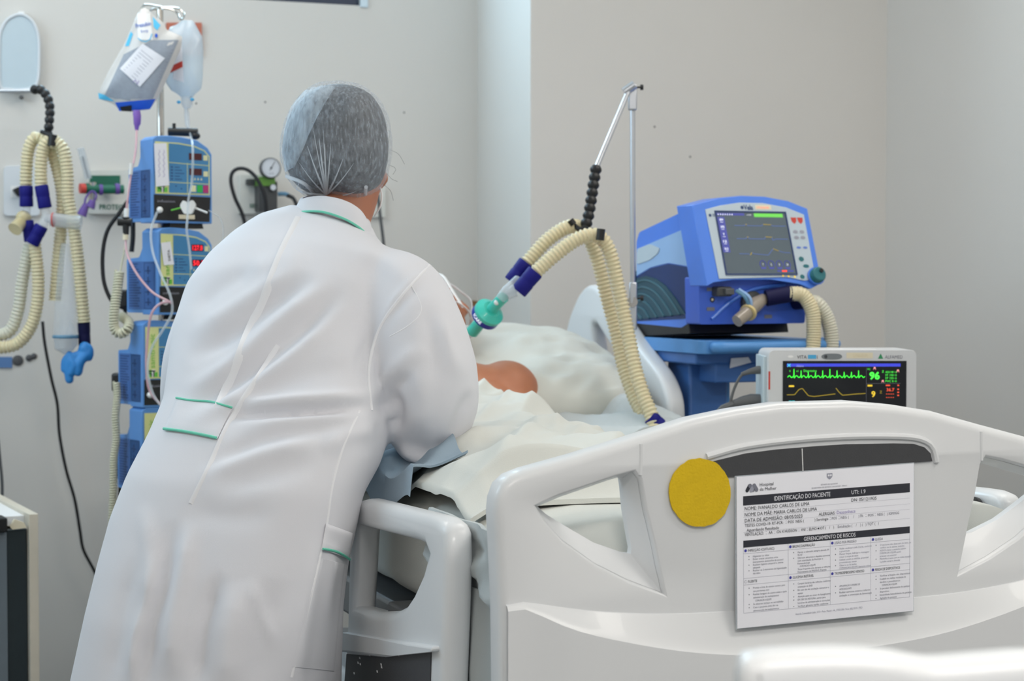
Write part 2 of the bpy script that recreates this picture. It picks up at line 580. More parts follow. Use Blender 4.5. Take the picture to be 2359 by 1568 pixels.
_tcache = {}
def text2d(s, bold=0.0, res=2):
    key = (s, bold, res)
    if key not in _tcache:
        cu = bpy.data.curves.new('t', 'FONT'); cu.body = s; cu.resolution_u = res; cu.offset = bold
        o = bpy.data.objects.new('t', cu)
        me = bpy.data.meshes.new_from_object(o)
        v = [(p.co.x, p.co.y) for p in me.vertices]; f = [tuple(q.vertices) for q in me.polygons]
        bpy.data.objects.remove(o); bpy.data.curves.remove(cu); bpy.data.meshes.remove(me)
        _tcache[key] = (v, f)
    return _tcache[key]
class Panel:
    """flat graphics on a face: fn(x, y, lift) gives the 3D point; shapes of one material form one part"""
    def __init__(s, fn, split=()): s.fn = fn; s.mb = {}; s.split = split
    def m(s, key):
        if key in s.split:
            q = MB(); s.mb['%s|%d' % (key, len(s.mb))] = q; return q
        return s.mb.setdefault(key, MB())
    def poly(s, key, pts, z=0.0004):
        t = tessellate_polygon([[Vector((p[0], p[1], 0)) for p in pts]])
        s.m(key).add([s.fn(p[0], p[1], z) for p in pts], [tuple(q) for q in t]); return s
    def rect(s, key, x0, y0, x1, y1, z=0.0004):
        return s.poly(key, [(x0, y0), (x1, y0), (x1, y1), (x0, y1)], z)
    def disc(s, key, x, y, r, z=0.0005, n=20, ry=None):
        return s.poly(key, [(x + r * math.cos(2 * math.pi * k / n), y + (ry or r) * math.sin(2 * math.pi * k / n)) for k in range(n)], z)
    def line(s, key, pts, w, z=0.0006):
        for (a, b) in zip(pts, pts[1:]):
            a, b = Vector(a), Vector(b); d = b - a
            if d.length < 1e-9: continue
            q = Vector((-d.y, d.x)).normalized() * w / 2
            d = d.normalized() * w * 0.3
            s.poly(key, [tuple(a - d + q), tuple(a - d - q), tuple(b + d - q), tuple(b + d + q)], z)
        return s
    def text(s, key, t, x, y, h, w=None, z=0.0007, bold=0.0, align='l', rot=0):
        v, f = text2d(t, bold)
        if not v: return s
        x0, x1 = min(p[0] for p in v), max(p[0] for p in v)
        sc = h / 0.69
        sx = sc if w is None else w / (x1 - x0)
        off = {'l': x0, 'c': (x0 + x1) / 2, 'r': x1}[align]
        c, sn = math.cos(math.radians(rot)), math.sin(math.radians(rot))
        vs = []
        for p in v:
            a, b = (p[0] - off) * sx, p[1] * sc
            vs.append(s.fn(x + a * c - b * sn, y + a * sn + b * c, z))
        s.m(key).add(vs, f); return s
    def build(s, parent, names, world=False):
        for key, mb in s.mb.items():
            mb.build(names.get(key.split('|')[0], key), key.split('|')[0], parent, world=world, smooth=0, flip=False)

# ================================================================== the room
K1 = Vector((-0.10, 5.30, 0)); K2 = K1 - EY * 0.418; K3 = K2 + EX * 1.11
def wall(name, a, b, n_out, holes=(), z1=CEIL, t=0.15, m='wall'):
    """wall between plan points a and b, thick towards n_out; holes as (s0, s1, z0, z1)"""
    d = (b - a); L_ = d.length; d = d / L_
    mb = MB()
    mb.extrude([(0, 0), (L_, 0), (L_, z1), (0, z1)], [[(s0, q0), (s1, q0), (s1, q1), (s0, q1)] for s0, s1, q0, q1 in holes],
               lambda s, z, e: a + d * s + n_out * e + Vector((0, 0, z)), 0, t)
    return struct(mb, name, m, smooth=0)
K0 = K1 - EX * 2.75
# window high in the back wall: only its lower edge shows
wl = PP(480, -4, K1, EY); wr = PP(829, 13, K1, EY)
S = lambda p: (p - K0).dot(EX)
W_Z0 = wr.z
wall('wall_back', K0, K1, EY, holes=[(S(wl) - 0.35, S(wr), W_Z0, W_Z0 + 0.55)])
wall('wall_return', K1, K2 + EY * 0.15, EX, t=0.10)
wall('wall_alcove', K2 , K3, EY, t=0.15)
wall('wall_right', K3, K3 - EY * 6.6, EX)
LW0 = K0; LW1 = K0 - EY * 6.6
wall('wall_left', LW1, LW0, -EX, holes=[(4.5, 6.1, 1.55, 2.45)])
floor_c = [LW1 + Vector((-.3, -.3, 0)), K3 - EY * 6.7 + EX * 0.3, K3 + EX * 0.4 + EY * 0.6, K0 - EX * 0.3 + EY * 0.3]
mb = MB(); mb.extrude([(p.x, p.y) for p in floor_c], [], xy, -0.1, 0.0); struct(mb, 'floor', 'floor', smooth=0)
mb = MB(); mb.extrude([(p.x, p.y) for p in floor_c], [], xy, CEIL, CEIL + 0.1); struct(mb, 'ceiling', 'ceiling', smooth=0)

def window(name, a, s0, s1, z0, z1, n_out, d, frame_m, t=0.045):
    root = bpy.data.objects.new(name, None); COL.objects.link(root)
    root.location = a + d * ((s0 + s1) / 2) + Vector((0, 0, z0)); root['kind'] = 'structure'
    mb = MB()
    fn = lambda s, z, e: a + d * s + n_out * e + Vector((0, 0, z))
    mb.extrude([(s0, z0), (s1, z0), (s1, z1), (s0, z1)], [[(s0 + t, z0 + t), (s1 - t, z0 + t), (s1 - t, z1 - t), (s0 + t, z1 - t)]], fn, 0.012, 0.06)
    mb.build('window_frame', frame_m, root, world=True, smooth=0)
    mb = MB(); mb.extrude([(s0 + t, z0 + t), (s1 - t, z0 + t), (s1 - t, z1 - t), (s0 + t, z1 - t)], [], fn, 0.03, 0.036)
    mb.build('pane', 'glass', root, world=True, smooth=0)
    return root, fn
w1, fn1 = window('window_1', K0, S(wl) - 0.35, S(wr), W_Z0, W_Z0 + 0.55, EY, EX, 'window_frame')
mb = MB(); mb.extrude([(S(wr), W_Z0 - 0.004), (S(wr) + 0.022, W_Z0 - 0.004), (S(wr) + 0.022, W_Z0 + 0.57), (S(wr), W_Z0 + 0.57)], [], fn1, -0.006, 0.02)
mb.build('window_jamb', 'window_pale', w1, world=True, smooth=0)
w2, fn2 = window('window_2', LW1, 4.5, 6.1, 1.55, 2.45, -EX, EY, 'window_pale', 0.05)

for i, (lx, ly, pw) in enumerate(CEILING_LAMPS):
    t = thing('ceiling_lamp', ['flush ceiling light panel over the foot of the bed', 'flush ceiling light panel above the ventilator', 'flush ceiling light panel beside the infusion pumps',
              'flush ceiling light panel at the right, ahead of the camera', 'flush ceiling light panel at the left, ahead of the camera'][i], 'ceiling lamp', (lx, ly, CEIL - 0.06), AX, 'ceiling light panels')
    mb = MB(); mb.extrude(rrect(1.25, 0.65, 0.01), [rrect(1.17, 0.57, 0.01)], xy, 0.0, 0.06); mb.build('frame', 'white', t)
    mb = MB(); mb.box((0, 0, 0.045), (1.16, 0.56, 0.01)); mb.build('diffuser', 'lamp_glow', t)

# ================================================================== the bed
C0 = Vector((0.438, 2.605, 0))
def BL(x, y, z=0.0): return C0 + EX * x + EY * y + Vector((0, 0, z))
def loc(p): q = p - C0; return (q.dot(EX), q.dot(EY), p.z)
bed = thing('hospital_bed', 'white moulded hospital bed carrying the patient', 'bed', BL(0, 1.05, 0), AX)
def fb(u, v, d=0.0):
    p = PP(u, v, C0 - EY * d, EY); q = loc(p); return (q[0], q[2])
def fbfn(a, b, d): return BL(a, d, b)
def mirror(l): return l + [(-x, z) for (x, z) in reversed(l)]
half = [fb(*p) for p in [(1158, 1900), (1152, 1400), (1144, 1220), (1142, 1185), (1145, 1150), (1157, 1117), (1180, 1096), (1215, 1082), (1330, 1050), (1480, 1003), (1600, 964), (1700, 943), (1800, 929), (1886, 923)]]
outer = mirror([p for p in half if p[0] < -0.003])
CUT = [(1238, 1166), (1290, 1143), (1345, 1125), (1400, 1106), (1425, 1098), (1462, 1088), (1475, 1105), (1487, 1175), (1504, 1245), (1516, 1305), (1530, 1366), (1452, 1337), (1374, 1298), (1301, 1245), (1256, 1196)]
INN = [(1238, 1166), (1290, 1144), (1345, 1125), (1400, 1106), (1424, 1099), (1432, 1102), (1435, 1122), (1439, 1168), (1449, 1230), (1455, 1262), (1453, 1275), (1436, 1273), (1367, 1249), (1312, 1217), (1258, 1184)]
hole = [fb(*p) for p in CUT]; inn = [fb(u, v, -0.036) for u, v in INN]
hole_r = [(-x, z) for x, z in reversed(hole)]
mb = MB(); mb.extrude_round(outer, [hole, hole_r], fbfn, 0.0, 0.05, 0.014, rh=0.005)
foot = mb.build('footboard', 'bed_white', bed, world=True, smooth=50)
# dished hand holds: a sloping face runs from the cut edge to the opening
for sg_ in (1, -1):
    A_ = [BL(sg_ * x, 0.010, z) for x, z in hole]; A2 = [BL(sg_ * (x + (x2 - x) * .06), 0.013, z + (z2 - z) * .06) for (x, z), (x2, z2) in zip(hole, inn)]
    B_ = [BL(sg_ * x, 0.036, z) for x, z in inn]; B2 = [BL(sg_ * x, 0.049, z) for x, z in inn]
    D_ = [BL(sg_ * x, 0.049, z) for x, z in hole]
    MB().loft([A_, A2, B_, B2, D_], caps=False).build('hand_hold', 'bed_white', foot, world=True, smooth=30)
rg_ = [fb(u, v, 0.001) for u, v in [(1478, 1022), (1478, 1045), (1477, 1070), (1476, 1094)]]
for sg_ in (1, -1):
    MB().tube(spline([BL(sg_ * x, 0.0012, z) for x, z in rg_], 0.01), 0.0030, 8).build('ridge', 'bed_white', foot, world=True)
# lower apron with its crescent-shaped shoulder
up = [fb(*p) for p in [(1166, 1395), (1201, 1387), (1367, 1408), (1543, 1414), (1698, 1406), (1886, 1388)]]
lo = [fb(*p) for p in [(1166, 1396), (1203, 1389), (1330, 1440), (1553, 1482), (1740, 1491), (1886, 1478)]]
def fullcurve(l, n=40):
    q = l[:-1] + [(0.0, l[-1][1])]
    q = q + [(-x, z) for x, z in reversed(q[:-1])]
    c = spline([Vector((x, z, 0)) for x, z in q], 0.02)
    xs = np.array([p.x for p in c]); zs = np.array([p.y for p in c])
    X = np.linspace(q[0][0], q[-1][0], n)
    return [(float(x), float(np.interp(x, xs, zs))) for x in X]
upc, loc_ = fullcurve(up), fullcurve(lo)
rows = [[BL(x, 0.003, z + 0.002) for x, z in upc], [BL(x, -0.002, z) for x, z in upc]]
for k in (0.25, 0.5, 0.75, 1.0):
    rows.append([BL(a[0], -0.002 - 0.019 * k * min(1, (a[1] - b[1]) / 0.02 + 0.05), a[1] * (1 - k) + b[1] * k) for a, b in zip(upc, loc_)])
last = rows[-1]
rows.append([p + Vector((0, 0, -0.006)) - EY * 0.004 for p in last])
rows.append([Vector((p.x, p.y, 0.34)) - EY * 0.004 for p in last])
rows.append([Vector((p.x, p.y, 0.34)) + EY * 0.03 for p in last])
mb = MB(); mb.grid(rows); mb.build('apron', 'bed_white', foot, world=True, smooth=25)
# dark inset strip
dk = [fb(u, v, 0.0025) for u, v in [(1645, 1062), (1720, 1044), (1790, 1035), (1850, 1030)]]
dk = [(-0.0, fb(1886, 1027, 0.0025)[1])] if False else dk
dkr = [fb(u, v, 0.0025) for u, v in [(1886, 1027), (1950, 1023), (2060, 1021), (2105, 1022), (2130, 1030), (2144, 1044), (2148, 1062), (1690, 1098), (1655, 1101)]]
strip = dk + dkr
mb = MB(); mb.extrude(strip, [], fbfn, -0.0025, 0.001); mb.build('dark_strip', 'bed_dark', foot, world=True, smooth=0)
ridge = [fb(u, v, 0.004) for u, v in [(1630, 1052), (1720, 1028), (1850, 1012), (1980, 1005), (2085, 1006), (2130, 1014), (2152, 1032), (2160, 1064)]]
mb = MB(); mb.tube(spline([BL(x, -0.0005, z) for x, z in ridge], 0.01), 0.005, 8); mb.build('strip_rim', 'bed_white', foot, world=True)
a_, b_ = fb(1848, 1033, 0.003), fb(1850, 1085, 0.003)
mb = MB(); mb.tube([BL(a_[0], -0.0026, a_[1]), BL(b_[0], -0.0026, b_[1])], 0.0008, 6); mb.build('strip_joint', 'white', foot, world=True)

# side rails
def rl(u, v, x=-0.5):
    q = loc(PP(u, v, C0 + EX * x, EX)); return (q[1], q[2])
r_out = [rl(*p) for p in [(804, 1195), (812, 1162), (820, 1153), (834, 1149), (985, 1187), (1003, 1193), (1017, 1205), (1025, 1226), (1027, 1300), (1018, 1568), (1012, 1800), (785, 1650), (797, 1450), (801, 1300)]]
r_hole = [rl(*p) for p in [(822, 1211), (955, 1246), (976, 1256), (983, 1275), (972, 1315), (948, 1368), (930, 1395), (905, 1408), (860, 1410), (812, 1397)]]
def railfn(x0): return lambda a, b, d: BL(x0 + d, a, b)
mb = MB(); mb.extrude_round(r_out, [r_hole], railfn(-0.5), 0.0, 0.045, 0.016)
rail = mb.build('side_rail', 'bed_white', bed, world=True, smooth=50)
dark = [rl(u, v, -0.502) for u, v in [(798, 1506), (880, 1513), (992, 1499), (990, 1568), (985, 1700), (790, 1620)]]
mb = MB(); mb.extrude(dark, [], railfn(-0.502), 0.0, 0.003); mb.build('dark_panel', 'bed_dark', rail, world=True, smooth=0)
led = [rl(u, v, -0.5) for u, v in [(800, 1455), (880, 1468), (960, 1480), (1012, 1487), (1012, 1500), (900, 1512), (798, 1500)]]
mb = MB(); mb.extrude(led, [], railfn(-0.512), 0.0, 0.02); mb.build('ledge', 'bed_white', rail, world=True, bevel=0.009, seg=3, smooth=50)
for (u, v) in [(828, 1515), (824, 1526), (829, 1529), (877, 1530), (878, 1536), (868, 1546), (815, 1550), (850, 1508), (917, 1508)]:
    a, b = rl(u, v, -0.503)
    chips = MB(); chips.extrude([(a - .0035, b - .0015), (a + .003, b - .002), (a + .004, b + .0012), (a - .002, b + .0018)], [], railfn(-0.5025), 0.0, 0.001)
    chips.build('paint_chip', 'white', rail, world=True, smooth=0)
mb = MB(); mb.extrude_round(r_out, [r_hole], railfn(0.455), 0.0, 0.045, 0.016)
mb.build('side_rail', 'bed_white', bed, world=True, smooth=50)
p = PP(2252, 1170, C0 + EX * 0.45, EX)
mb = MB(); mb.lathe([(0.0, 0), (0.018, 0.0), (0.02, 0.008), (0.014, 0.016), (0, 0.018)], p, -EX, 14); mb.build('release_knob', 'black', bed, world=True)
h_out = [(2.05, 0.62), (2.055, 0.94), (2.02, 1.04), (1.95, 1.11), (1.89, 1.136), (1.83, 1.128), (1.76, 1.09), (1.60, 0.995), (1.47, 0.93), (1.425, 0.88), (1.42, 0.80), (1.42, 0.62)]
h_hole = [(1.865, 1.035), (1.84, 1.04), (1.66, 0.93), (1.60, 0.84), (1.60, 0.76), (1.66, 0.72), (1.74, 0.76), (1.82, 0.90), (1.86, 1.0)]
mb = MB(); mb.extrude_round(roundpoly(h_out, 0.04), [roundpoly(h_hole, 0.02)], railfn(0.455), 0.0, 0.045, 0.014)
mb.build('head_rail', 'bed_white', bed, world=True, smooth=50)
mb = MB(); mb.extrude(roundpoly([(-0.47, 0.45), (-0.47, 0.83), (-0.40, 0.87), (0.38, 0.87), (0.45, 0.83), (0.45, 0.45)], 0.03), [], fbfn, 2.10, 2.14)
mb.build('headboard', 'bed_white', bed, world=True, bevel=0.012, seg=3, smooth=50)
mb = MB(); mb.box((0, 0, 0.565), (0.86, 2.02, 0.07)); mb.build('deck', 'steel_grey', bed, bevel=0.008)
mb = MB(); mb.box((0, 0, 0.27), (0.6, 1.7, 0.10)); mb.box((0, -.55, .44), (.10, .10, .28)); mb.box((0, .55, .44), (.10, .10, .28)); mb.build('chassis', 'bed_white', bed, bevel=0.01)
mb = MB(); mb.box((0.0, -1.0, 0.58), (0.5, 0.08, 0.05)); mb.build('footboard_bracket', 'steel_grey', bed, bevel=0.004)
for sx in (-1, 1):
    mb = MB(); mb.box((sx * 0.45, -0.55, 0.60), (0.05, 0.10, 0.05)); mb.build('rail_bracket', 'steel_grey', bed, bevel=0.004)
    for sy in (-1, 1):
        x, y = sx * 0.33, sy * 0.8
        mb = MB(); mb.cyl((x - .02, y, 0.075), (x + .02, y, 0.075), 0.075, n=24); mb.box((x, y, 0.17), (0.05, 0.06, 0.12)); mb.build('caster', 'black', bed, bevel=0.004)

# mattress in a fitted sheet
def nz(p, s): return noise.noise(Vector(p) * s)
MT = 0.80
def mattress():
    rows = []
    # closed cross section swept along the bed
    for i in range(61):
        y = 0.07 + 1.98 * i / 60
        e = max(0, min(1, min(y - 0.07, 2.05 - y) / 0.05)); e = math.sqrt(max(0, 1 - (1 - e) ** 2))
        ring = []
        for k in range(40):
            th = 2 * math.pi * k / 40
            c, s_ = math.cos(th), math.sin(th)
            x = 0.43 * math.copysign(abs(c) ** 0.28, c); z = 0.098 * math.copysign(abs(s_) ** 0.38, s_) * (0.35 + 0.65 * e)
            x *= 0.97 + 0.03 * e
            w = 0.006 * nz((x * 9, y * 5, z * 14), 1.0) + 0.003 * nz((x * 30, y * 14, z * 30), 1.0)
            rise = 0.10 * max(0, (y - 1.15)) ** 1.3
            ring.append(BL(x + w * c, y, 0.705 + z + w * s_ + rise))
        rows.append(ring)
    return MB().loft(rows)
solo(mattress(), 'mattress', 'sheet', 'thick mattress in a white fitted sheet on the hospital bed', 'mattress', smooth=60)
# ruffled end of the under-sheet hanging between rail and foot board
rows = []
for i in range(14):
    y = 0.10 + 0.30 * i / 13
    row = []
    for k in range(14):
        s_ = k / 13
        w = 0.012 * math.sin(s_ * 9 + i * 0.7) * s_ + 0.012 * nz((i * .35, k * .4, 3), 1)
        row.append(BL(-0.432 - 0.022 - w * 0.8 - 0.004 * math.sin(i * 1.1), y, 0.795 - 0.115 * s_ + 0.006 * math.sin(i * .8 + k) * s_))
    rows.append(row)
mb = MB(); mb.grid(rows, EX * 0.006); solo(mb, 'sheet_corner', 'sheet_grey', 'crumpled corner of under-sheet hanging between side rail and foot board', 'sheet', smooth=60)

rows = []
for i in range(20):
    y = 0.09 + 0.26 * i / 19
    row = []
    for k in range(20):
        s_ = k / 19
        w = 0.010 * math.sin(i * 0.9 + 1.5 * s_) * (0.3 + s_) + 0.006 * nz((i * .3, k * .2, 8), 1)
        row.append(BL(-0.446 - w, y, 0.70 - 0.34 * s_))
    rows.append(row)
mb = MB(); mb.grid(rows, EX * 0.004); solo(mb, 'hanging_sheet', 'sheet_grey', 'grey-white sheet end hanging below the mattress beside the foot board', 'sheet', smooth=60)

# cover sheet over the patient's body
def lerp_tab(t, tab):
    return float(np.interp(t, [a for a, b in tab], [b for a, b in tab]))
HB = [(0.2, 0.02), (0.32, 0.075), (0.42, 0.075), (0.6, 0.072), (0.85, 0.080), (1.05, 0.095), (1.25, 0.110), (1.45, 0.120), (1.6, 0.11)]
WB = [(0.2, 0.14), (0.4, 0.17), (0.7, 0.175), (0.95, 0.19), (1.2, 0.175), (1.45, 0.168)]
def cxp(y): return -0.065 - 0.15 * max(0.0, 1.47 - y)
def BP(x, y, z): return BL(cxp(y) + x, y, z)
def sheet_z(x, y):
    h, w = lerp_tab(y, HB), lerp_tab(y, WB)
    d = abs(x - cxp(y)) / w
    e_ = max(0.0, min(1.0, (y - 0.27) / 0.09)); h *= e_ * e_ * (3 - 2 * e_)
    b = h / (1 + d ** 4.4)
    rise = 0.10 * max(0, (y - 1.15)) ** 1.3
    z = MT + 0.012 + b + rise
    q = 0.5 + 0.5 * math.tanh((y - .35) * 6)
    # folds: long diagonal pleats and soft crumples
    a = (x * 0.75 + y * 0.66)
    f = 0.016 * math.sin(a * 38 + 3.0 * nz((x, y, 0.3), 3.0)) * (0.5 + 0.5 * nz((x, y, 2.0), 4.0))
    f += 0.015 * math.sin((x * 0.3 - y) * 34 + 4 * nz((x, y, 5), 2.4)) * max(0, nz((x, y, 9), 3.0) + 0.35)
    f += 0.012 * nz((x * 6, y * 6, 1), 1.0)
    # sharp creases running from the shoulder down towards the feet on the far side
    c1, c2 = x * 0.80 - y * 0.60, x * 0.60 + y * 0.80
    for k_, (sc1, sc2, am) in enumerate(((7, 1.8, 0.026), (13, 3.0, 0.010))):
        r_ = 1 - abs(nz((c1 * sc1, c2 * sc2, 11 + k_ * 3), 1.0)) * 2.4
        f += am * max(0.0, r_) ** 2 * 0.9
    f -= 0.010
    f += 0.003 * (1 - abs(nz((x * 11 + y * 6, y * 13 - x * 5, 4), 1.0)) * 2.2) * (0.4 + nz((x, y, 7), 5.0))
    f += 0.022 * math.exp(-((y - 0.78 - x * 0.5) / 0.035) ** 2) * max(0, 1 - abs(x + .05) / .3)
    f += 0.018 * math.exp(-((y - 0.60 - x * 0.7) / 0.03) ** 2) * max(0, 1 - abs(x) / .35)
    f += 0.016 * math.exp(-((y - 1.08 - x * 0.9) / 0.03) ** 2) * max(0, 1 - abs(x - .05) / .3)
    sx_ = max(0.0, min(1.0, (x + 0.03) / 0.15)); sy_ = max(0.0, min(1.0, (y - 1.18) / 0.2))
    z -= 0.055 * sx_ * sx_ * (3 - 2 * sx_) * sy_ * max(0.0, 1 - max(0, x - .15) / .12)
    return z + f * q * 0.95 - 0.012 * min(1, max(0, (y - .5) / .3))
rows = []
for i in range(201):
    t = i / 200
    row = []
    for k in range(141):
        s_ = k / 140
        y_hem = 1.435 - 0.36 * max(0, s_ - 0.50) / 0.50
        y = 0.27 + 0.02 * math.sin(s_ * 9) + (y_hem - 0.27) * t
        xr = 0.40 - 0.20 * max(0, min(1, (t - 0.45) / 0.35))
        x = -0.432 + (xr + 0.432) * s_
        z = sheet_z(x, y)
        edge_ = min(t / 0.02, (1 - t) / 0.02, 1)
        if t < 0.05: z += 0.008 * math.sin(math.pi * t / 0.05)
        if t < 0.06: z = z * (t / 0.06) + (MT + 0.012) * (1 - t / 0.06) if t > 0 else MT + 0.012
        if t > 0.965: z += 0.010 * math.sin(math.pi * (1 - t) / 0.035) - 0.02 * (t - 0.965) / 0.035
        if s_ > 0.90:
            w_ = (s_ - 0.90) / 0.10; z = z * (1 - w_) + (MT + 0.014 + 0.10 * max(0, (y - 1.15)) ** 1.3) * w_
        if s_ < 0.05: z -= 0.02 * (0.05 - s_) / 0.05
        row.append(BL(x, y, z))
    rows.append(row)
mb = MB(); mb.grid(rows, (0, 0, -0.008))
cover = solo(mb, 'bed_sheet', 'sheet', 'rumpled white sheet covering the patient up to the chest', 'sheet', smooth=70)
# stamped lettering seen through the foot board opening
a = PP(1412, 1104, Vector((0, 0, 0.835)), Vector((0, 0, 1)))
q = loc(a)
pn = Panel(lambda x, y, e: BL(q[0] - 0.02 + x, q[1] + y, sheet_z(q[0] - 0.02 + x, q[1] + y) + 0.002 + e))
pn.text('ink_blue', '7 (5812)', 0, 0, 0.012, bold=0.01)
pn.build(cover, {'ink_blue': 'stamp'}, world=True)

# blue-grey absorbent pad under the nurse's elbow
rows = []
for i in range(36):
    t = i / 35
    row = []
    for k in range(30):
        s_ = k / 29
        x = -0.452 + (0.09 + 0.09 * t) * s_; y = 0.50 + 0.50 * t + 0.03 * math.sin(s_ * 4)
        z = sheet_z(x, y) + 0.007 + 0.005 * abs(math.sin(x * 20 + y * 9 + 2 * nz((x, y, 4), 5))) + 0.003 * nz((x * 14, y * 14, 2), 1)
        if s_ < 0.1: z -= 0.045 * (0.1 - s_) / 0.1
        row.append(BL(x, y, z))
    rows.append(row)
mb = MB(); mb.grid(rows, (0, 0, -0.004))
solo(mb, 'absorbent_pad', 'pad', 'blue-grey disposable absorbent pad on the bed below the elbow', 'pad', smooth=60)

# pillow
def pillow():
    top = []; bot = []
    q = Matrix.Rotation(math.radians(16), 3, 'X')
    for i in range(41):
        r1 = []; r2 = []
        for k in range(57):
            a, b = -1 + 2 * k / 56, -1 + 2 * i / 40
            e = max(0, (1 - abs(a) ** 3.0)) * max(0, (1 - abs(b) ** 3.0))
            t = 0.085 * e ** 0.42
            pin = 1 - 0.07 * (abs(b) ** 2) ; pin2 = 1 - 0.06 * abs(a) ** 2
            x, y = a * 0.375 * pin, b * 0.26 * pin2
            crease = 0.018 * nz((a * 3, b * 3, 2), 1) + 0.016 * (0.5 - abs(nz((a * 4.5 - b * 3, b * 5 + a * 2, 7), 1)) * 1.6) * (0.3 + abs(a)) + 0.014 * abs(nz((a * 5 + b * 3, b * 2, 5), 1)) * max(0, abs(a) - 0.45) * 2.2
            dip = -0.04 * math.exp(-((x + 0.02) ** 2 / 0.012 + (y + .02) ** 2 / 0.02))
            up_ = q @ Vector((x, y, t + (crease + dip) * (e ** 0.3 if e > 0 else 0)))
            dn_ = q @ Vector((x, y, -t * 0.75))
            r1.append(up_); r2.append(dn_)
        top.append(r1); bot.append(r2)
    o = Vector((0.075, 1.665, 0.918))
    tr = lambda p: BL(o.x + p.x, o.y + p.y, o.z + p.z)
    mb = MB()
    mb.grid([[tr(p) for p in r] for r in top]); mb.grid([[tr(p) for p in r] for r in bot])
    return mb
solo(pillow(), 'pillow', 'pillowcase', 'plump white pillow under the head of the patient', 'pillow', smooth=70)
# second folded linen lying by the head rail
rows = []
for i in range(30):
    row = []
    for k in range(30):
        x = 0.14 + 0.29 * k / 29; y = 1.16 + 0.50 * i / 29
        z = MT + 0.022 + 0.10 * max(0, (y - 1.15)) ** 1.3 + 0.05 * math.exp(-((x - 0.36) / 0.07) ** 2 - ((y - 1.5) / .18) ** 2) + 0.018 * abs(nz((x * 9, y * 7, 3), 1)) + 0.012 * math.sin((x + y) * 40 + 3 * nz((x, y, 1), 4))
        row.append(BL(x, y, z))
    rows.append(row)
mb = MB(); mb.grid(rows, (0, 0, -0.01))
solo(mb, 'folded_drawsheet', 'sheet_grey', 'grey-white crumpled linen between pillow and head rail', 'sheet', smooth=60)

# ================================================================== people helpers
def remeshed(mb, voxel, smooth_it=6, fac=0.5):
    """closed pieces grown together into one continuous skin"""
    me = mb.mesh('tmp')
    o = bpy.data.objects.new('tmp', me); COL.objects.link(o)
    r = o.modifiers.new('r', 'REMESH'); r.mode = 'VOXEL'; r.voxel_size = voxel
    if smooth_it:
        s = o.modifiers.new('s', 'SMOOTH'); s.factor = fac; s.iterations = smooth_it
    dg = bpy.context.evaluated_depsgraph_get()
    out = bpy.data.meshes.new_from_object(o.evaluated_get(dg))
    bpy.data.objects.remove(o); bpy.data.meshes.remove(me)
    return out
def head_into(mb, c, R):
    """a head: skull, jaw, nose, brow, lips, ears; R columns = right, face, crown"""
    def b(p, r): mb.ball(c + R @ Vector(p), r, R)
    b((0, -0.012, 0.03), (0.073, 0.092, 0.083)); b((0, 0.03, -0.045), (0.058, 0.058, 0.066)); b((0, 0.058, -0.093), (0.026, 0.022, 0.02))
    b((0, 0.088, -0.02), (0.013, 0.020, 0.028)); b((0, 0.097, -0.034), (0.017, 0.014, 0.012)); b((0, 0.077, 0.018), (0.048, 0.014, 0.012))
    b((0, 0.082, -0.062), (0.024, 0.010, 0.006)); b((0, 0.081, -0.073), (0.021, 0.010, 0.006))
    for s in (-1, 1):
        b((s * 0.074, -0.008, -0.012), (0.009, 0.018, 0.031)); b((s * 0.036, 0.066, -0.03), (0.022, 0.018, 0.022))
def eyes(c, R, parent):
    for s in (-1, 1):
        mb = MB(); mb.ball(c + R @ Vector((s * 0.031, 0.078, 0.0)), (0.013, 0.008, 0.007), R, 14, 8)
        mb.build('eye', 'white', parent, world=True)
def hand_into(mb, wrist, fwd, pal, side, curl=0.5, grip=1):
    """palm with five bent fingers; fwd along the hand, pal = palm side, side = thumb side"""
    fwd = fwd.normalized(); pal = (pal - fwd * pal.dot(fwd)).normalized(); acr = fwd.cross(pal)
    if acr.dot(side) < 0: acr = -acr
    M = Matrix((acr, fwd, pal)).transposed()
    mb.ball(wrist + fwd * 0.045, (0.040, 0.052, 0.015), M)
    for i, L_ in enumerate((0.072, 0.080, 0.074, 0.058)):
        o = wrist + fwd * (0.085 - 0.004 * i) + acr * (0.030 - 0.020 * i)
        pts = [o - fwd * 0.012]
        d = fwd.copy(); p = o
        for j in range(3):
            a = curl * (0.35 + 0.35 * j)
            d = (fwd * math.cos(a) + pal * math.sin(a)).normalized()
            p = p + d * L_ * (0.45, 0.32, 0.25)[j]
            pts.append(p)
        mb.tube(spline(pts, 0.006), 0.0085, 8)
        mb.ball(p, 0.008, None, 8, 6)
    o = wrist + fwd * 0.03 + acr * 0.034
    pts = [o - acr * 0.012, o + acr * 0.022 + fwd * 0.022 + pal * 0.006, o + acr * 0.030 + fwd * 0.052 + pal * 0.018]
    mb.tube(spline(pts, 0.006), 0.0095, 8); mb.ball(pts[-1], 0.009, None, 8, 6)

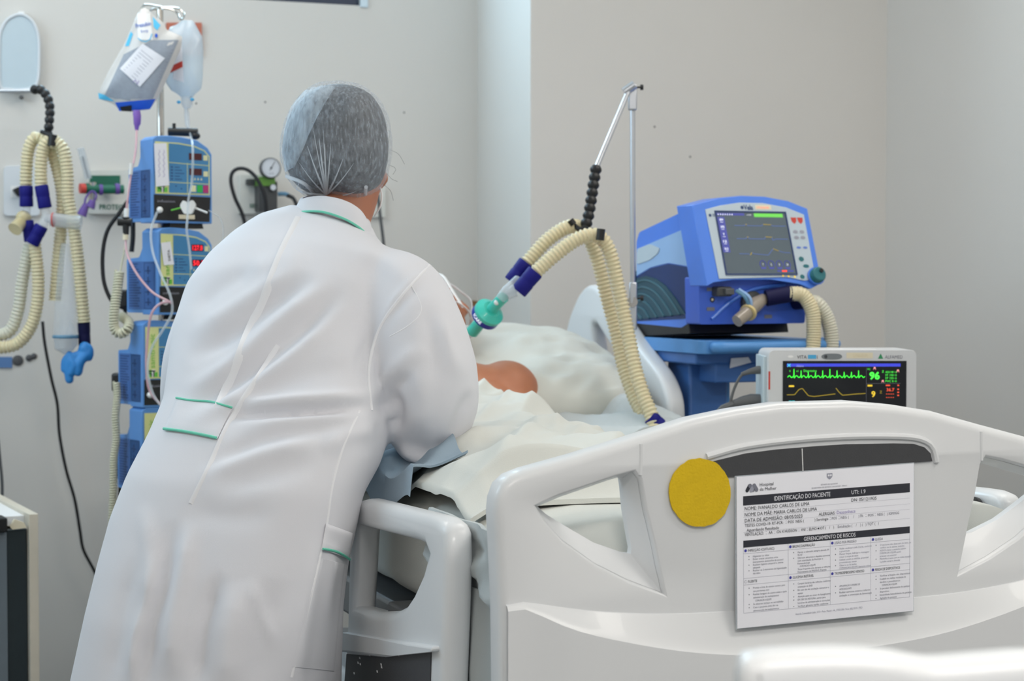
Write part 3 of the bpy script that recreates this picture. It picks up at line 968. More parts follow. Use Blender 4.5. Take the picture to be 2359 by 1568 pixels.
# ================================================================== the patient
pat = thing('person', 'patient lying in bed with breathing tube, bare shoulder, white sheet over the body', 'person', BL(0, 1.0, MT), AX)
HC = P(972, 726, 4.27)
fc = (EX * 0.92 + Vector((0, 0, 0.34)) - EY * 0.25).normalized()
cr = (EY * 0.80 + Vector((0, 0, 0.55))); cr = (cr - fc * cr.dot(fc)).normalized()
rt = fc.cross(cr)
PR = Matrix((rt, fc, cr)).transposed()
mb = MB()
head_into(mb, HC, PR)
mb.tube(spline([HC - cr * 0.05 - fc * 0.02, BL(-0.03, 1.60, 0.955), BL(-0.055, 1.52, 0.925)], 0.02), 0.058, 16)
rings = []
for (y, w, h, z) in [(0.90, 0.14, 0.045, 0.84), (1.02, 0.155, 0.05, 0.845), (1.2, 0.15, 0.054, 0.855), (1.36, 0.155, 0.058, 0.868), (1.46, 0.165, 0.066, 0.892), (1.53, 0.13, 0.06, 0.925), (1.57, 0.07, 0.045, 0.935)]:
    rings.append([BP( w * math.cos(a), y, z + h * math.sin(a)) for a in [2 * math.pi * k / 24 for k in range(24)]])
mb.loft(rings)
for s in (-1, 1):
    mb.ball(BP( s * 0.148, 1.475, 0.900), (0.074, 0.076, 0.070))
    mb.tube(spline([BP( s * 0.148, 1.47, 0.89), BP( s * 0.145, 1.36, 0.835), BP( s * 0.130, 1.20, 0.826)], 0.02), [0.052 - 0.020 * k / 14 for k in range(40)][:len(spline([BP( s * 0.148, 1.47, 0.89), BP( s * 0.145, 1.36, 0.835), BP( s * 0.130, 1.20, 0.826)], 0.02))], 14)
    mb.tube(spline([BP( s * 0.130, 1.21, 0.826), BP( s * 0.12, 1.08, 0.826), BP( s * 0.11, 0.97, 0.826)], 0.02), 0.028, 12)
    hand_into(mb, BP( s * 0.11, 0.965, 0.826), -EY, Vector((0, 0, -1)), -EX * s, 0.3)
    lg = spline([BP( s * 0.075, 0.98, 0.845), BP( s * 0.08, 0.72, 0.835), BP( s * 0.075, 0.55, 0.832), BP( s * 0.07, 0.36, 0.828)], 0.03)
    mb.tube(lg, [0.052 - 0.026 * k / (len(lg) - 1) for k in range(len(lg))], 14)
    mb.ball(BP( s * 0.07, 0.36, 0.838), (0.03, 0.03, 0.038))
mb.ball(BP(0.055, 1.485, 0.892), (0.125, 0.075, 0.074))
pm = remeshed(mb, 0.009, 5)
for v_ in pm.vertices:                      # the covered part of the body stays under the sheet
    a_, b_, c_ = loc(v_.co)
    s_ = (a_ + 0.455) / 0.655
    if b_ < 1.445 - 0.36 * max(0.0, s_ - 0.5) / 0.5:
        lim = sheet_z(a_, b_) - 0.016 - 0.02 * max(0.0, min(1.0, (b_ - (1.40 - 0.36 * max(0.0, s_ - 0.5) / 0.5)) / 0.03))
        if c_ > lim: v_.co.z = max(lim, 0.79)
Mi = wmat(pat).inverted(); pm.transform(Mi)
link('body', pm, 'skin_patient', pat, smooth=80)
eyes(HC, PR, pat)
mb = MB()
mb.ball(HC + PR @ Vector((0, -0.022, 0.045)), (0.078, 0.088, 0.078), PR, 28, 16)
mb.build('hair', 'hair_grey', pat, world=True)
def headp(x, y, z): return HC + PR @ Vector((x, y, z))
mb = MB()
mb.tube(spline([headp(0.074, -0.03, -0.03), headp(0.062, 0.06, -0.05), headp(0.02, 0.10, -0.058), headp(-0.03, 0.098, -0.058), headp(-0.066, 0.05, -0.05), headp(-0.078, -0.03, -0.02)], 0.006), 0.005, 8, flat=0.35)
mb.tube(spline([headp(0.03, 0.093, -0.06), headp(0.045, 0.085, -0.01), headp(0.05, 0.078, 0.05), headp(0.03, 0.06, 0.10)], 0.006), 0.0045, 8, flat=0.35)
mb.tube(spline([headp(-0.01, 0.10, -0.062), headp(0.012, 0.118, -0.03), headp(0.02, 0.104, 0.01), headp(0.012, 0.088, 0.06), headp(0.0, 0.06, 0.105)], 0.006), 0.004, 8, flat=0.35)
mb.build('tube_tie', 'white', pat, world=True)
q = P(1100, 868, 3.985)
mb = MB(); mb.ball(q, (0.014, 0.012, 0.006), None, 14, 8); mb.tube(spline([q, q + EX * 0.018 + Vector((0, 0, 0.004)), q + EX * 0.03 - Vector((0, 0, 0.003))], 0.004), 0.004, 8)
mb.build('chest_electrode', 'tape_yellow', pat, world=True)

# ================================================================== the nurse
nur = thing('person', 'nurse in a white coat and hair net bending over the bed, seen from behind', 'person', Vector((P(500, 1500, 3.05).x, 3.05, 0)))
def px_ring(Lp, Rp, th, lean, n=40, pw=2.5, back=1.0):
    """cross-section of the coat between two silhouette points; th = half depth; lean = tilt of the section"""
    a = P(*Lp); b = P(*Rp); c = (a + b) / 2; A = (b - a) / 2
    fwd = Vector((-A.y, A.x, 0)).normalized()
    B = fwd * math.cos(lean) - Vector((0, 0, 1)) * math.sin(lean)
    out = []
    for k in range(n):
        t = 2 * math.pi * k / n
        cx, sx = math.cos(t), math.sin(t)
        x = math.copysign(abs(cx) ** (2 / pw), cx); y = math.copysign(abs(sx) ** (2 / pw), sx)
        y *= th * (back if y < 0 else 1.0)
        out.append(c + A * x + B * y)
    return out
DEG = math.radians
coat_rings = [
    ((152, 1750, 2.98), (765, 1750, 2.86), 0.17, 0.0),
    ((190, 1568, 2.99), (768, 1568, 2.88), 0.165, 0.0),
    ((225, 1400, 3.00), (774, 1410, 2.90), 0.16, 0.0),
    ((254, 1280, 3.02), (786, 1310, 2.92), 0.155, 0.0),
    ((280, 1180, 3.04), (806, 1225, 2.94), 0.15, 0.0),
    ((318, 1090, 3.06), (822, 1140, 2.96), 0.145, DEG(5)),
    ((362, 1015, 3.10), (862, 1060, 3.00), 0.14, DEG(14)),
    ((396, 945, 3.15), (884, 985, 3.04), 0.135, DEG(22)),
    ((408, 870, 3.20), (884, 905, 3.08), 0.135, DEG(28)),
    ((420, 790, 3.26), (890, 815, 3.12), 0.135, DEG(32)),
    ((446, 705, 3.31), (915, 725, 3.16), 0.13, DEG(36)),
    ((490, 640, 3.35), (940, 660, 3.20), 0.12, DEG(38)),
    ((548, 574, 3.38), (925, 606, 3.24), 0.105, DEG(30)),
    ((610, 526, 3.39), (880, 560, 3.28), 0.09, DEG(26)),
    ((664, 494, 3.38), (854, 534, 3.31), 0.074, DEG(17)),
    ((684, 474, 3.37), (848, 517, 3.32), 0.066, DEG(6)),
]
mb = MB()
mb.loft([px_ring(*r) for r in coat_rings])
def sleeve(mb, nodes):
    """nodes: (u, v, Y, radius in metres)"""
    pts = [P(u, v, Y) for u, v, Y, r in nodes]
    c = spline(pts, 0.012)
    # radius by arc length
    L_ = [0.0]
    for a, b in zip(pts, pts[1:]): L_.append(L_[-1] + (b - a).length)
    Lc = [0.0]
    for a, b in zip(c, c[1:]): Lc.append(Lc[-1] + (b - a).length)
    k = L_[-1] / Lc[-1]
    rs = [float(np.interp(x * k, L_, [n[3] for n in nodes])) for x in Lc]
    mb.tube(c, rs, 26)
    mb.ball(c[0], rs[0]); mb.ball(c[-1], rs[-1] * 0.98)
# right arm: shoulder, upper arm hanging down, elbow, forearm reaching over to the patient
sleeve(mb, [(872, 655, 3.24, 0.070), (922, 690, 3.19, 0.083), (955, 770, 3.14, 0.089), (978, 860, 3.12, 0.092), (990, 930, 3.12, 0.086), (990, 985, 3.13, 0.072)])
sleeve(mb, [(990, 930, 3.12, 0.080), (985, 990, 3.15, 0.066), (992, 985, 3.27, 0.060), (1000, 940, 3.45, 0.052), (1005, 900, 3.58, 0.046)])
# left arm, mostly hidden behind the body
sleeve(mb, [(535, 650, 3.36, 0.062), (478, 745, 3.36, 0.060), (441, 840, 3.34, 0.054), (430, 930, 3.35, 0.048), (440, 945, 3.42, 0.048), (520, 920, 3.62, 0.044)])
cm = remeshed(mb, 0.0075, 10, 0.55)

# ---- folds pressed and raised in the cloth, each given by a line on the visible side
nv = len(cm.vertices)
co = np.empty(nv * 3); cm.vertices.foreach_get('co', co); co = co.reshape(-1, 3)
no = np.empty(nv * 3); cm.vertices.foreach_get('normal', no); no = no.reshape(-1, 3)
camp = np.array([0, 0, CAMZ])
d = co - camp
xc = d[:, 0]; yc = d[:, 2] * CP + d[:, 1] * SP_; zc = d[:, 1] * CP - d[:, 2] * SP_
uu = W / 2 + F * xc / zc; vv = H / 2 - F * yc / zc
vis = np.clip(-(no * (d / np.linalg.norm(d, axis=1)[:, None])).sum(1) * 2.2 - 0.15, 0, 1)
disp = np.zeros(nv)
def fold(pts, amp, w, w2=None, fade=0.25):
    """raise (amp > 0) or press (amp < 0) the cloth along a line; amp in mm, w in pixels"""
    pts = np.array([(p.x, p.y) for p in spline([Vector((a, b, 0)) for a, b in pts], 12)])
    best = np.full(nv, 1e9); tt = np.zeros(nv)
    n = len(pts)
    for i in range(n - 1):
        a, b = pts[i], pts[i + 1]; ab = b - a
        t = np.clip(((uu - a[0]) * ab[0] + (vv - a[1]) * ab[1]) / (ab @ ab), 0, 1)
        dd = np.hypot(uu - a[0] - t * ab[0], vv - a[1] - t * ab[1])
        m = dd < best
        best[m] = dd[m]; tt[m] = (i + t[m]) / (n - 1)
    env = np.clip(np.minimum(tt, 1 - tt) / fade, 0, 1)
    ww = w if w2 is None else w + (w2 - w) * tt
    disp[:] += 1.7 * amp * 1e-3 * env * np.exp(-(best / ww) ** 2) * vis
# diagonal drag folds over the back
fold([(415, 905), (520, 850), (640, 745), (770, 640)], 7, 20)
fold([(405, 955), (540, 880), (680, 770), (790, 665)], -7, 18)
fold([(430, 985), (560, 905), (700, 800), (800, 700)], 6, 18)
fold([(430, 830), (540, 765), (640, 690), (720, 640)], -7, 20)
fold([(430, 780), (520, 725), (620, 660), (700, 610)], 6, 22)
fold([(470, 985), (600, 910), (720, 860), (840, 850)], -4, 26)
fold([(440, 720), (510, 660), (590, 610)], -4, 20)
fold([(560, 640), (640, 600), (720, 590)], 3, 26)
# shoulder and yoke
fold([(820, 560), (900, 610), (955, 660)], 3, 24)
fold([(985, 612), (905, 700), (860, 790), (850, 870), (862, 945)], 5, 10)
fold([(962, 640), (890, 730), (838, 820), (830, 900)], -4, 14)
# waist crease
fold([(520, 955), (620, 950), (740, 943), (855, 936)], -11, 12)
fold([(500, 930), (640, 925), (760, 918), (870, 910)], 7, 18)
fold([(540, 985), (650, 972), (780, 960), (880, 960)], 4, 20)
fold([(470, 1080), (590, 1020), (720, 985), (830, 975)], -5, 18)
fold([(450, 1105), (590, 1050), (740, 1015)], 5, 20)
fold([(500, 1130), (620, 1095), (740, 1060)], -3, 24)
fold([(740, 1040), (800, 1000), (870, 990)], 5, 22)
# right sleeve
fold([(862, 930), (880, 880), (930, 830), (985, 800)], 5, 22)
fold([(880, 960), (900, 900), (950, 860)], -6, 16)
fold([(905, 1000), (915, 950), (905, 900)], -8, 16)
fold([(925, 1010), (990, 1040), (1060, 1010)], -3, 20)
fold([(915, 1030), (960, 1056), (1010, 1066)], 5, 10)
fold([(1010, 720), (1035, 800), (1060, 880)], 4, 18)
fold([(975, 690), (1000, 790), (1010, 890)], -3, 22)
fold([(1085, 900), (1060, 960), (1035, 1020)], -5, 14)
fold([(960, 840), (975, 930), (955, 1000)], 4, 24)
# skirt of the coat
fold([(395, 1568), (400, 1440), (420, 1330), (440, 1200)], 7, 26, 20, .2)
fold([(330, 1600), (345, 1440), (378, 1330), (400, 1200)], -8, 20)
fold([(305, 1600), (318, 1470), (350, 1370), (365, 1270)], 8, 16)
fold([(450, 1600), (470, 1440), (500, 1340), (515, 1320)], -9, 18)
fold([(520, 1600), (530, 1450), (555, 1340)], 6, 30)
fold([(600, 1600), (610, 1470), (640, 1330)], -4, 30)
fold([(680, 1600), (690, 1470), (715, 1330), (735, 1230)], 5, 22)
fold([(250, 1600), (275, 1440), (310, 1280)], -4, 22)
fold([(640, 1500), (600, 1400), (570, 1330)], 3, 14)
fold([(430, 1150), (470, 1180), (540, 1190), (640, 1180)], -3, 30)
fold([(330, 1160), (345, 1280), (330, 1400)], 4, 20)
fold([(755, 1250), (765, 1330), (760, 1420)], 4, 16)
fold([(790, 1310), (775, 1360), (785, 1430)], -6, 14)
co2 = co + no * disp[:, None]
cm.vertices.foreach_set('co', co2.reshape(-1)); cm.update()
bvh = BVHTree.FromPolygons([Vector(p) for p in co2], [tuple(p.vertices) for p in cm.polygons])
def on_coat(u, v, lift=0.001):
    o = Vector((0, 0, CAMZ)); dr = ray(u, v).normalized()
    hit, n, i, ds = bvh.ray_cast(o, dr)
    if hit is None:
        hit, n, i, ds = bvh.find_nearest(P(u, v, 3.1))
    if n.dot(dr) > 0: n = -n
    return hit + n * lift
cm.transform(wmat(nur).inverted())
coat = link('coat', cm, 'coat', nur, smooth=80)
def seam(name, px, r, m='coat_seam', flat=0.45, lift=0.0):
    pts = spline([Vector((u, v, 0)) for u, v in px], 8)
    pts = [on_coat(p.x, p.y, lift) for p in pts]
    for _ in range(2):
        pts = [pts[0]] + [(a + b * 2 + c) / 4 for a, b, c in zip(pts, pts[1:], pts[2:])] + [pts[-1]]
    MB().tube(pts, r, 8, flat=flat, up=(0, -1, 0)).build(name, m, coat, world=True, smooth=60)
def patch(name, quad, m='coat', lift=0.003, nu=16, nv_=8):
    (a, b, c, d_) = [Vector((x, y, 0)) for x, y in quad]      # tl, tr, br, bl
    rows = []
    for i in range(nv_ + 1):
        row = []
        for k in range(nu + 1):
            p = a.lerp(b, k / nu).lerp(d_.lerp(c, k / nu), i / nv_)
            row.append(on_coat(p.x, p.y, lift if 0 < i < nv_ and 0 < k < nu else lift * 0.6))
        rows.append(row)
    mb = MB(); mb.grid(rows, (0, 0.004, 0)); return mb.build(name, m, coat, world=True, smooth=60)
seam('seam', [(690, 500), (650, 580), (610, 680), (570, 770), (540, 850), (500, 945)], 0.0075, flat=0.16)
seam('seam', [(640, 795), (600, 860), (560, 920), (520, 990), (480, 1080), (440, 1160)], 0.0048, flat=0.25)
seam('seam', [(828, 945), (790, 1030), (765, 1120), (752, 1210), (735, 1290), (710, 1400), (688, 1490), (672, 1560)], 0.0025, flat=0.4)
seam('seam', [(990, 610), (930, 675), (880, 745), (856, 810), (849, 870), (856, 945)], 0.0028, flat=0.5)
seam('seam', [(937, 640), (965, 690), (970, 720), (940, 750), (897, 775)], 0.0012, flat=0.5)
belt = patch('back_belt', [(409, 918), (536, 937), (502, 1012), (380, 990)], 'coat', 0.004)
seam('belt_piping', [(409, 919), (440, 924), (490, 929), (536, 938)], 0.0018, 'piping', 0.8, 0.004)
seam('belt_piping', [(381, 991), (420, 996), (460, 1003), (501, 1012)], 0.0024, 'piping', 0.8, 0.005)
patch('pocket', [(738, 1285), (792, 1300), (768, 1545), (672, 1535)], 'coat', 0.002)
patch('pocket_flap', [(748, 1206), (808, 1228), (798, 1286), (738, 1265)], 'coat', 0.006)
seam('pocket_piping', [(738, 1265), (762, 1269), (785, 1278), (798, 1287)], 0.0020, 'piping', 0.8, 0.006)
# stand collar
def collar():
    rows = []
    lo_ = [(u, v + 7, Y) for u, v, Y in [(682, 487, 3.300), (705, 481, 3.272), (745, 482, 3.254), (790, 496, 3.242), (825, 516, 3.242), (846, 535, 3.268), (850, 530, 3.34), (800, 490, 3.42), (720, 470, 3.42), (685, 480, 3.37)]]
    hi_ = [(696, 459, 3.31), (715, 453, 3.29), (750, 452, 3.275), (795, 462, 3.265), (828, 482, 3.265), (846, 508, 3.29), (846, 505, 3.35), (800, 462, 3.42), (730, 448, 3.42), (697, 455, 3.37)]
    n = len(lo_)
    def loop(l): 
        c = spline([P(*p) for p in l] + [P(*l[0])], 0.008)
        k = 64
        return [c[min(len(c) - 1, int(i * len(c) / k))] for i in range(k)]
    a, b = loop(lo_), loop(hi_)
    ce = sum(a, Vector()) / len(a)
    rings = []
    for t, e in ((0, 0.003), (0.5, 0.004), (1.0, 0.002), (1.02, -0.003), (0.5, -0.003), (0.0, -0.004)):
        ring = []
        for p, q in zip(a, b):
            x = p.lerp(q, t); o_ = Vector((x.x - ce.x, x.y - ce.y, 0)).normalized()
            ring.append(x + o_ * e)
        rings.append(ring)
    mb = MB(); mb.loft(rings, caps=False); mb.build('collar', 'coat', coat, world=True, smooth=60)
    MB().tube([p + (p - ce).normalized() * 0.004 for p in a[:40]], 0.0021, 8).build('collar_piping', 'piping', coat, world=True)
collar()

# ---- body: head, neck, hands, legs as one skin
NH = P(792, 352, 3.42)
nf = Vector((0.42, 0.80, -0.42)).normalized()
nc = Vector((-0.05, 0.40, 0.9)); nc = (nc - nf * nc.dot(nf)).normalized()
NR = Matrix((nf.cross(nc), nf, nc)).transposed()
mb = MB()
head_into(mb, NH, NR)
mb.tube(spline([P(768, 560, 3.34), P(790, 500, 3.375), P(812, 430, 3.40), P(805, 390, 3.41)], 0.015), 0.052, 20)
mb.ball(P(768, 575, 3.34), (0.09, 0.06, 0.05))
# trunk and arms inside the coat
mb.tube(spline([P(768, 575, 3.34), P(690, 760, 3.22), P(630, 960, 3.08), P(590, 1100, 3.0)], 0.03), 0.085, 18)
mb.tube(spline([P(765, 585, 3.33), P(900, 650, 3.24), P(955, 770, 3.15), P(985, 920, 3.14), P(988, 975, 3.19), P(1000, 935, 3.42), P(1004, 912, 3.54)], 0.02), 0.030, 14)
mb.tube(spline([P(765, 585, 3.33), P(570, 635, 3.36), P(478, 750, 3.36), P(430, 900, 3.35), P(445, 935, 3.42), P(512, 921, 3.58)], 0.02), 0.030, 14)
wr_ = P(1008, 895, 3.60)
mb.tube([P(1003, 915, 3.52), wr_], 0.026, 14)
hand_into(mb, wr_, Vector((0.10, 0.85, 0.12)), Vector((0.1, 0.2, -1)), Vector((-1, 0.1, 0)), 0.8)
wl_ = P(524, 919, 3.64)
mb.tube([P(510, 922, 3.56), wl_], 0.026, 14)
hand_into(mb, wl_, Vector((0.75, 0.6, -0.1)), Vector((0.1, 0.2, -1)), Vector((0.3, -1, 0)), 0.6)
nb = remeshed(mb, 0.006, 5)
nb.transform(wmat(nur).inverted()); link('body', nb, 'skin_nurse', nur, smooth=80)
eyes(NH, NR, nur)
# trousers and shoes below the coat
bx = wmat(nur).translation
mb = MB()
for s in (-1, 1):
    x, y = bx.x + s * 0.10, 3.0 - s * 0.03
    mb.tube([(x, y, 0.62), (x, y, 0.40), (x, y - 0.005, 0.06)], [0.10, 0.085, 0.068], 20)
mb.ball((bx.x, 3.0, 0.66), (0.19, 0.13, 0.14))
tm = remeshed(mb, 0.01, 3); tm.transform(wmat(nur).inverted()); link('trousers', tm, 'trousers', nur, smooth=80)
for s in (-1, 1):
    x, y = bx.x + s * 0.10, 3.0 - s * 0.03
    mb = MB(); rings = []
    for (yy, w, h) in [(-0.085, 0.025, 0.05), (-0.06, 0.037, 0.075), (0.0, 0.040, 0.085), (0.08, 0.046, 0.06), (0.14, 0.042, 0.045), (0.17, 0.02, 0.03)]:
        rings.append([Vector((x + w * math.cos(a), y + yy, max(0.0, h / 2 + h / 2 * math.sin(a) * 1.2))) for a in [2 * math.pi * k / 16 for k in range(16)]])
    mb.loft(rings); mb.build('shoe', 'shoe', nur, world=True, smooth=60)

# ---- hair under a gauze cap gathered at the nape
CC = P(772, 330, 3.385)
outl = [(772, 187), (815, 190), (856, 208), (885, 248), (898, 300), (901, 345), (897, 385), (884, 425), (862, 450), (832, 464), (800, 462), (765, 452), (735, 453), (700, 448), (672, 425), (654, 388), (645, 345), (650, 305), (662, 265), (680, 235), (708, 208), (738, 192)]
ang = []; rad = []
for (u, v) in outl:
    a = P(u, v, 3.385) - CC
    ang.append(math.atan2(a.z, a.x)); rad.append(math.hypot(a.x, a.z))
o_ = np.argsort(ang); ang = np.array(ang)[o_]; rad = np.array(rad)[o_]
ang = np.concatenate([ang - 2 * math.pi, ang, ang + 2 * math.pi]); rad = np.concatenate([rad] * 3)
GATH = P(752, 450, 3.385) - CC
def cap_mesh(scale, rip, n=120, m=56, front=0.105, back=0.112):
    vs = []
    rows = []
    for i in range(m + 1):
        ph = -math.pi / 2 + math.pi * i / m          # -90: towards the camera
        row = []
        for k in range(n):
            th = 2 * math.pi * k / n
            r = float(np.interp(math.atan2(math.sin(th), math.cos(th)), ang, rad)) * scale
            c = max(0.0, math.cos(ph)) ** (0.72 if math.sin(th) < 0 else 0.82)
            dp = (front if ph > 0 else back) * scale
            p = Vector((math.cos(th) * r * c, math.sin(ph) * dp, math.sin(th) * r * c))
            if rip:
                g = p - Vector((GATH.x, -0.02, GATH.z))
                dist = math.hypot(g.x, g.z); a = math.atan2(g.x, g.z)
                amp = 0.0035 * math.exp(-(dist / 0.075) ** 2) * (1 if p.y < 0.05 else 0)
                p += Vector((g.x, p.y * 2, g.z)).normalized() * amp * math.sin(a * 22 + 1.5 * math.sin(a * 5))
                q = 0.003 * nz((p.x * 22, p.y * 22, p.z * 9), 1) + 0.0018 * nz((p.x * 60, p.y * 60, p.z * 25), 1)
                p += p.normalized() * q
            row.append(CC + p)
        rows.append(row)
    mb = MB(); mb.loft(rows); return mb
cap_mesh(0.945, False, 60, 30).build('hair', 'hair_dark', nur, world=True, smooth=80)
capo = cap_mesh(1.0, True).build('hair_net', 'cap_gauze', nur, world=True, smooth=80)
bv2 = BVHTree.FromPolygons([wmat(nur) @ v.co for v in capo.data.vertices], [tuple(p.vertices) for p in capo.data.polygons])
def on_cap(u, v, lift):
    o = Vector((0, 0, CAMZ)); dr = ray(u, v).normalized()
    hit, n, i, ds = bv2.ray_cast(o, dr)
    if hit is None: hit, n, i, ds = bv2.find_nearest(P(u, v, 3.3))
    if n.dot(dr) > 0: n = -n
    return hit + n * lift
for (u, v, r) in [(708, 335, .0011), (722, 300, .0008), (735, 318, .0013), (748, 330, .0013), (762, 330, .0010), (790, 365, .0011), (815, 375, .0008), (690, 375, .0008), (655, 425, .0010), (690, 440, .0012), (820, 440, .0010), (850, 452, .0010), (745, 300, .0007)]:
    pts = [on_cap(752 + (u - 752) * t, 449 + (v - 449) * t + 6 * math.sin(t * 3), 0.0) for t in [i / 14 for i in range(15)]]
    MB().tube(pts, [r * (2.2 - 1.9 * i / 14) for i in range(15)], 6).build('pleat', 'cap_pleat', capo, world=True)
# loose double fold of the cap on the left, daylight put into its pale blue
rows = []
lft = [(700, 212), (672, 250), (656, 300), (648, 350), (660, 395)]
rgt = [(772, 200), (745, 245), (722, 290), (700, 340), (678, 385)]
for i in range(21):
    t = i / 20 * 4; j = min(3, int(t)); f_ = t - j
    a = Vector(lft[j]).lerp(Vector(lft[j + 1]), f_); b = Vector(rgt[j]).lerp(Vector(rgt[j + 1]), f_)
    rows.append([on_cap(*(a.lerp(b, k / 10)), 0.001 + 0.006 * math.sin(math.pi * k / 10) + 0.0015 * math.sin(k * 2.4 + i * .3)) for k in range(11)])
MB().grid(rows).build('cap_fold_lit', 'cap_fold_lit', capo, world=True, smooth=80)
MB().tube(spline([on_cap(u, v, 0.002) for u, v in [(662, 405), (690, 446), (735, 453), (765, 453), (800, 462), (835, 464), (866, 448)]], 0.006), 0.0035, 8).build('elastic_band', 'cap_pleat', capo, world=True)
# mask strap at the ear and the loose strands
mb = MB(); mb.tube(spline([P(876, 432, 3.40), P(880, 450, 3.40), P(877, 472, 3.405), P(868, 490, 3.42), P(862, 500, 3.45)], 0.005), 0.0016, 6); mb.build('mask_strap', 'white', nur, world=True)
for (a, b, c) in [((898, 345), (918, 355), (932, 378)), ((896, 380), (912, 388), (905, 402)), ((884, 425), (900, 440), (906, 462)), ((892, 400), (902, 412), (916, 418))]:
    MB().tube(spline([P(*a, 3.40), P(*b, 3.40), P(*c, 3.40)], 0.005), 0.00025, 5).build('hair_strand', 'hair_dark', nur, world=True)

# ================================================================== left: things on the back wall
Z = Vector((0, 0, 1))
def wa(u, v, e=0.0):
    p = PP(u, v, K1 - EY * e, EY); return ((p - K1).dot(EX), p.z)
def wfn(s, z, e): return K1 + EX * s + Z * z - EY * e
def wp(u, v, e): return wfn(*wa(u, v, e), e)
def wthing(name, label, cat, u, v, e=0.0, group=None):
    return thing(name, label, cat, wp(u, v, e), AX, group)
def wplate(px, e0, e1, r=0.0, n=5):
    pts = [wa(u, v, e1) for u, v in px]
    if r: pts = roundpoly(pts, r, n)
    return MB().extrude(pts, [], wfn, e0, e1)
def wrect(u0, v0, u1, v1, e0, e1, r=0.0): return wplate([(u0, v0), (u1, v0), (u1, v1), (u0, v1)], e0, e1, r)
def wtube(px, e, r, n=10, step=0.008):
    return MB().tube(spline([wp(p[0], p[1], p[2] if len(p) > 2 else e) for p in px], step), r, n)

# arched pale-blue wall panel
t = wthing('wall_panel', 'pale blue arched panel with rounded corners on the back wall', 'wall panel', 45, 205)
arch = [wa(u, v, 0.03) for u, v in [(0, 195), (-2, 120), (0, 78), (14, 48), (32, 36), (47, 33), (62, 38), (78, 54), (88, 82), (90, 120), (88, 180), (78, 199), (55, 206), (20, 205)]]
arch = smooth2d(arch, 4)
MB().extrude(arch, [], wfn, 0.0, 0.026).build('panel', 'plate_blue', t, world=True, bevel=0.006)
MB().tube([wfn(a, b, 0.027) for a, b in arch] + [wfn(*arch[0], 0.027)], 0.004, 8).build('rim', 'outlet', t, world=True)
MB().ball(wp(49, 224, 0.03), 0.006, None, 12, 8).tube([wp(49, 224, 0.0), wp(49, 224, 0.03)], 0.004).build('screw_knob', 'dull_metal', t, world=True)
wrect(42, 26, 56, 36, 0.0, 0.02, 0.004).build('hanging_tab', 'white', t, world=True)

# hose support arm with segmented flexible neck
t = thing('hose_support_arm', 'metal arm with black segmented neck holding the hoses at the left edge', 'support arm', Vector((P(-250, 210, 4.5).x, 4.5, 0)), AX)
pole_t = P(-250, 210, 4.5)
MB().tube([(pole_t.x, 4.5, 0.03), pole_t + Z * 0.03], 0.011, 14).build('pole', 'alu', t, world=True)
MB().lathe([(0, 0), (0.16, 0), (0.16, 0.015), (0.03, 0.03), (0, 0.03)], (pole_t.x, 4.5, 0)).build('base', 'steel_grey', t, world=True)
MB().tube([pole_t, P(76, 209, 4.5)], 0.0055, 12).build('bar', 'alu', t, world=True)
def neck(pts, r, name, parent, m='black'):
    c = spline(pts, 0.0035)
    rs = [r * (0.72 + 0.34 * abs(math.sin(math.pi * i / 5.0))) for i in range(len(c))]
    MB().tube(c, rs, 12).build(name, m, parent, world=True, smooth=25)
neck([P(74, 207, 4.5), P(92, 206, 4.49), P(108, 222, 4.48), P(115, 250, 4.47), P(113, 285, 4.46), P(111, 308, 4.46)], 0.0115, 'flexible_neck', t)
mb = MB(); mb.tube(spline([P(96, 303, 4.46), P(112, 310, 4.45), P(121, 318, 4.45)], 0.006), 0.006, 8); mb.tube([P(122, 310, 4.45), P(119, 336, 4.45)], 0.0105, 12); mb.build('hose_clip', 'black', t, world=True)

# breathing circuit hanging on it
t = thing('breathing_circuit', 'spare cream corrugated breathing hoses hanging at the left wall, ends in blue cuffs', 'breathing hose', P(100, 880, 4.5), AX)
HR = 0.0145
def add_hose(px, Y, parent, m='hose', r=HR, name='hose'):
    hose([P(p[0], p[1], p[2] if len(p) > 2 else Y) for p in px], r).build(name, m, parent, world=True, smooth=60)
add_hose([(100, 322), (80, 318), (66, 345), (61, 390), (60, 432)], 4.49, t)
add_hose([(128, 332), (112, 322), (99, 345), (94, 390), (95, 432)], 4.46, t)
add_hose([(112, 322), (122, 355), (136, 405), (144, 455), (142, 510), (135, 590), (127, 692)], 4.49, t)
add_hose([(122, 320), (146, 345), (155, 400), (157, 455), (171, 530), (183, 625), (194, 742)], 4.46, t)
add_hose([(68, 562), (52, 645), (42, 715), (22, 762), (-20, 773), (-80, 776)], 4.48, t, 'hose_grey')
add_hose([(80, 562), (88, 640), (85, 705), (70, 755), (38, 792), (-10, 801), (-80, 803)], 4.46, t, 'hose')
def cuff(a, b, r, parent, m='cuff', name='cuff', Y=4.47):
    a, b = P(a[0], a[1], a[2] if len(a) > 2 else Y), P(b[0], b[1], b[2] if len(b) > 2 else Y)
    MB().tube([a, a.lerp(b, .05), a.lerp(b, .45), a.lerp(b, .5), a.lerp(b, .55), a.lerp(b, .95), b], [r * .93, r, r, r * .94, r * .97, r, r * .92], 20).build(name, m, parent, world=True)
cuff((60, 428), (61, 476), 0.0165, t); cuff((95, 427), (104, 479), 0.0165, t, Y=4.455)
cuff((63, 508), (70, 556), 0.0150, t); cuff((96, 520), (74, 562), 0.0165, t, Y=4.45)
MB().tube([P(61, 474, 4.47), P(60, 512, 4.47)], 0.011, 14).build('connector', 'clear_plastic', t, world=True)
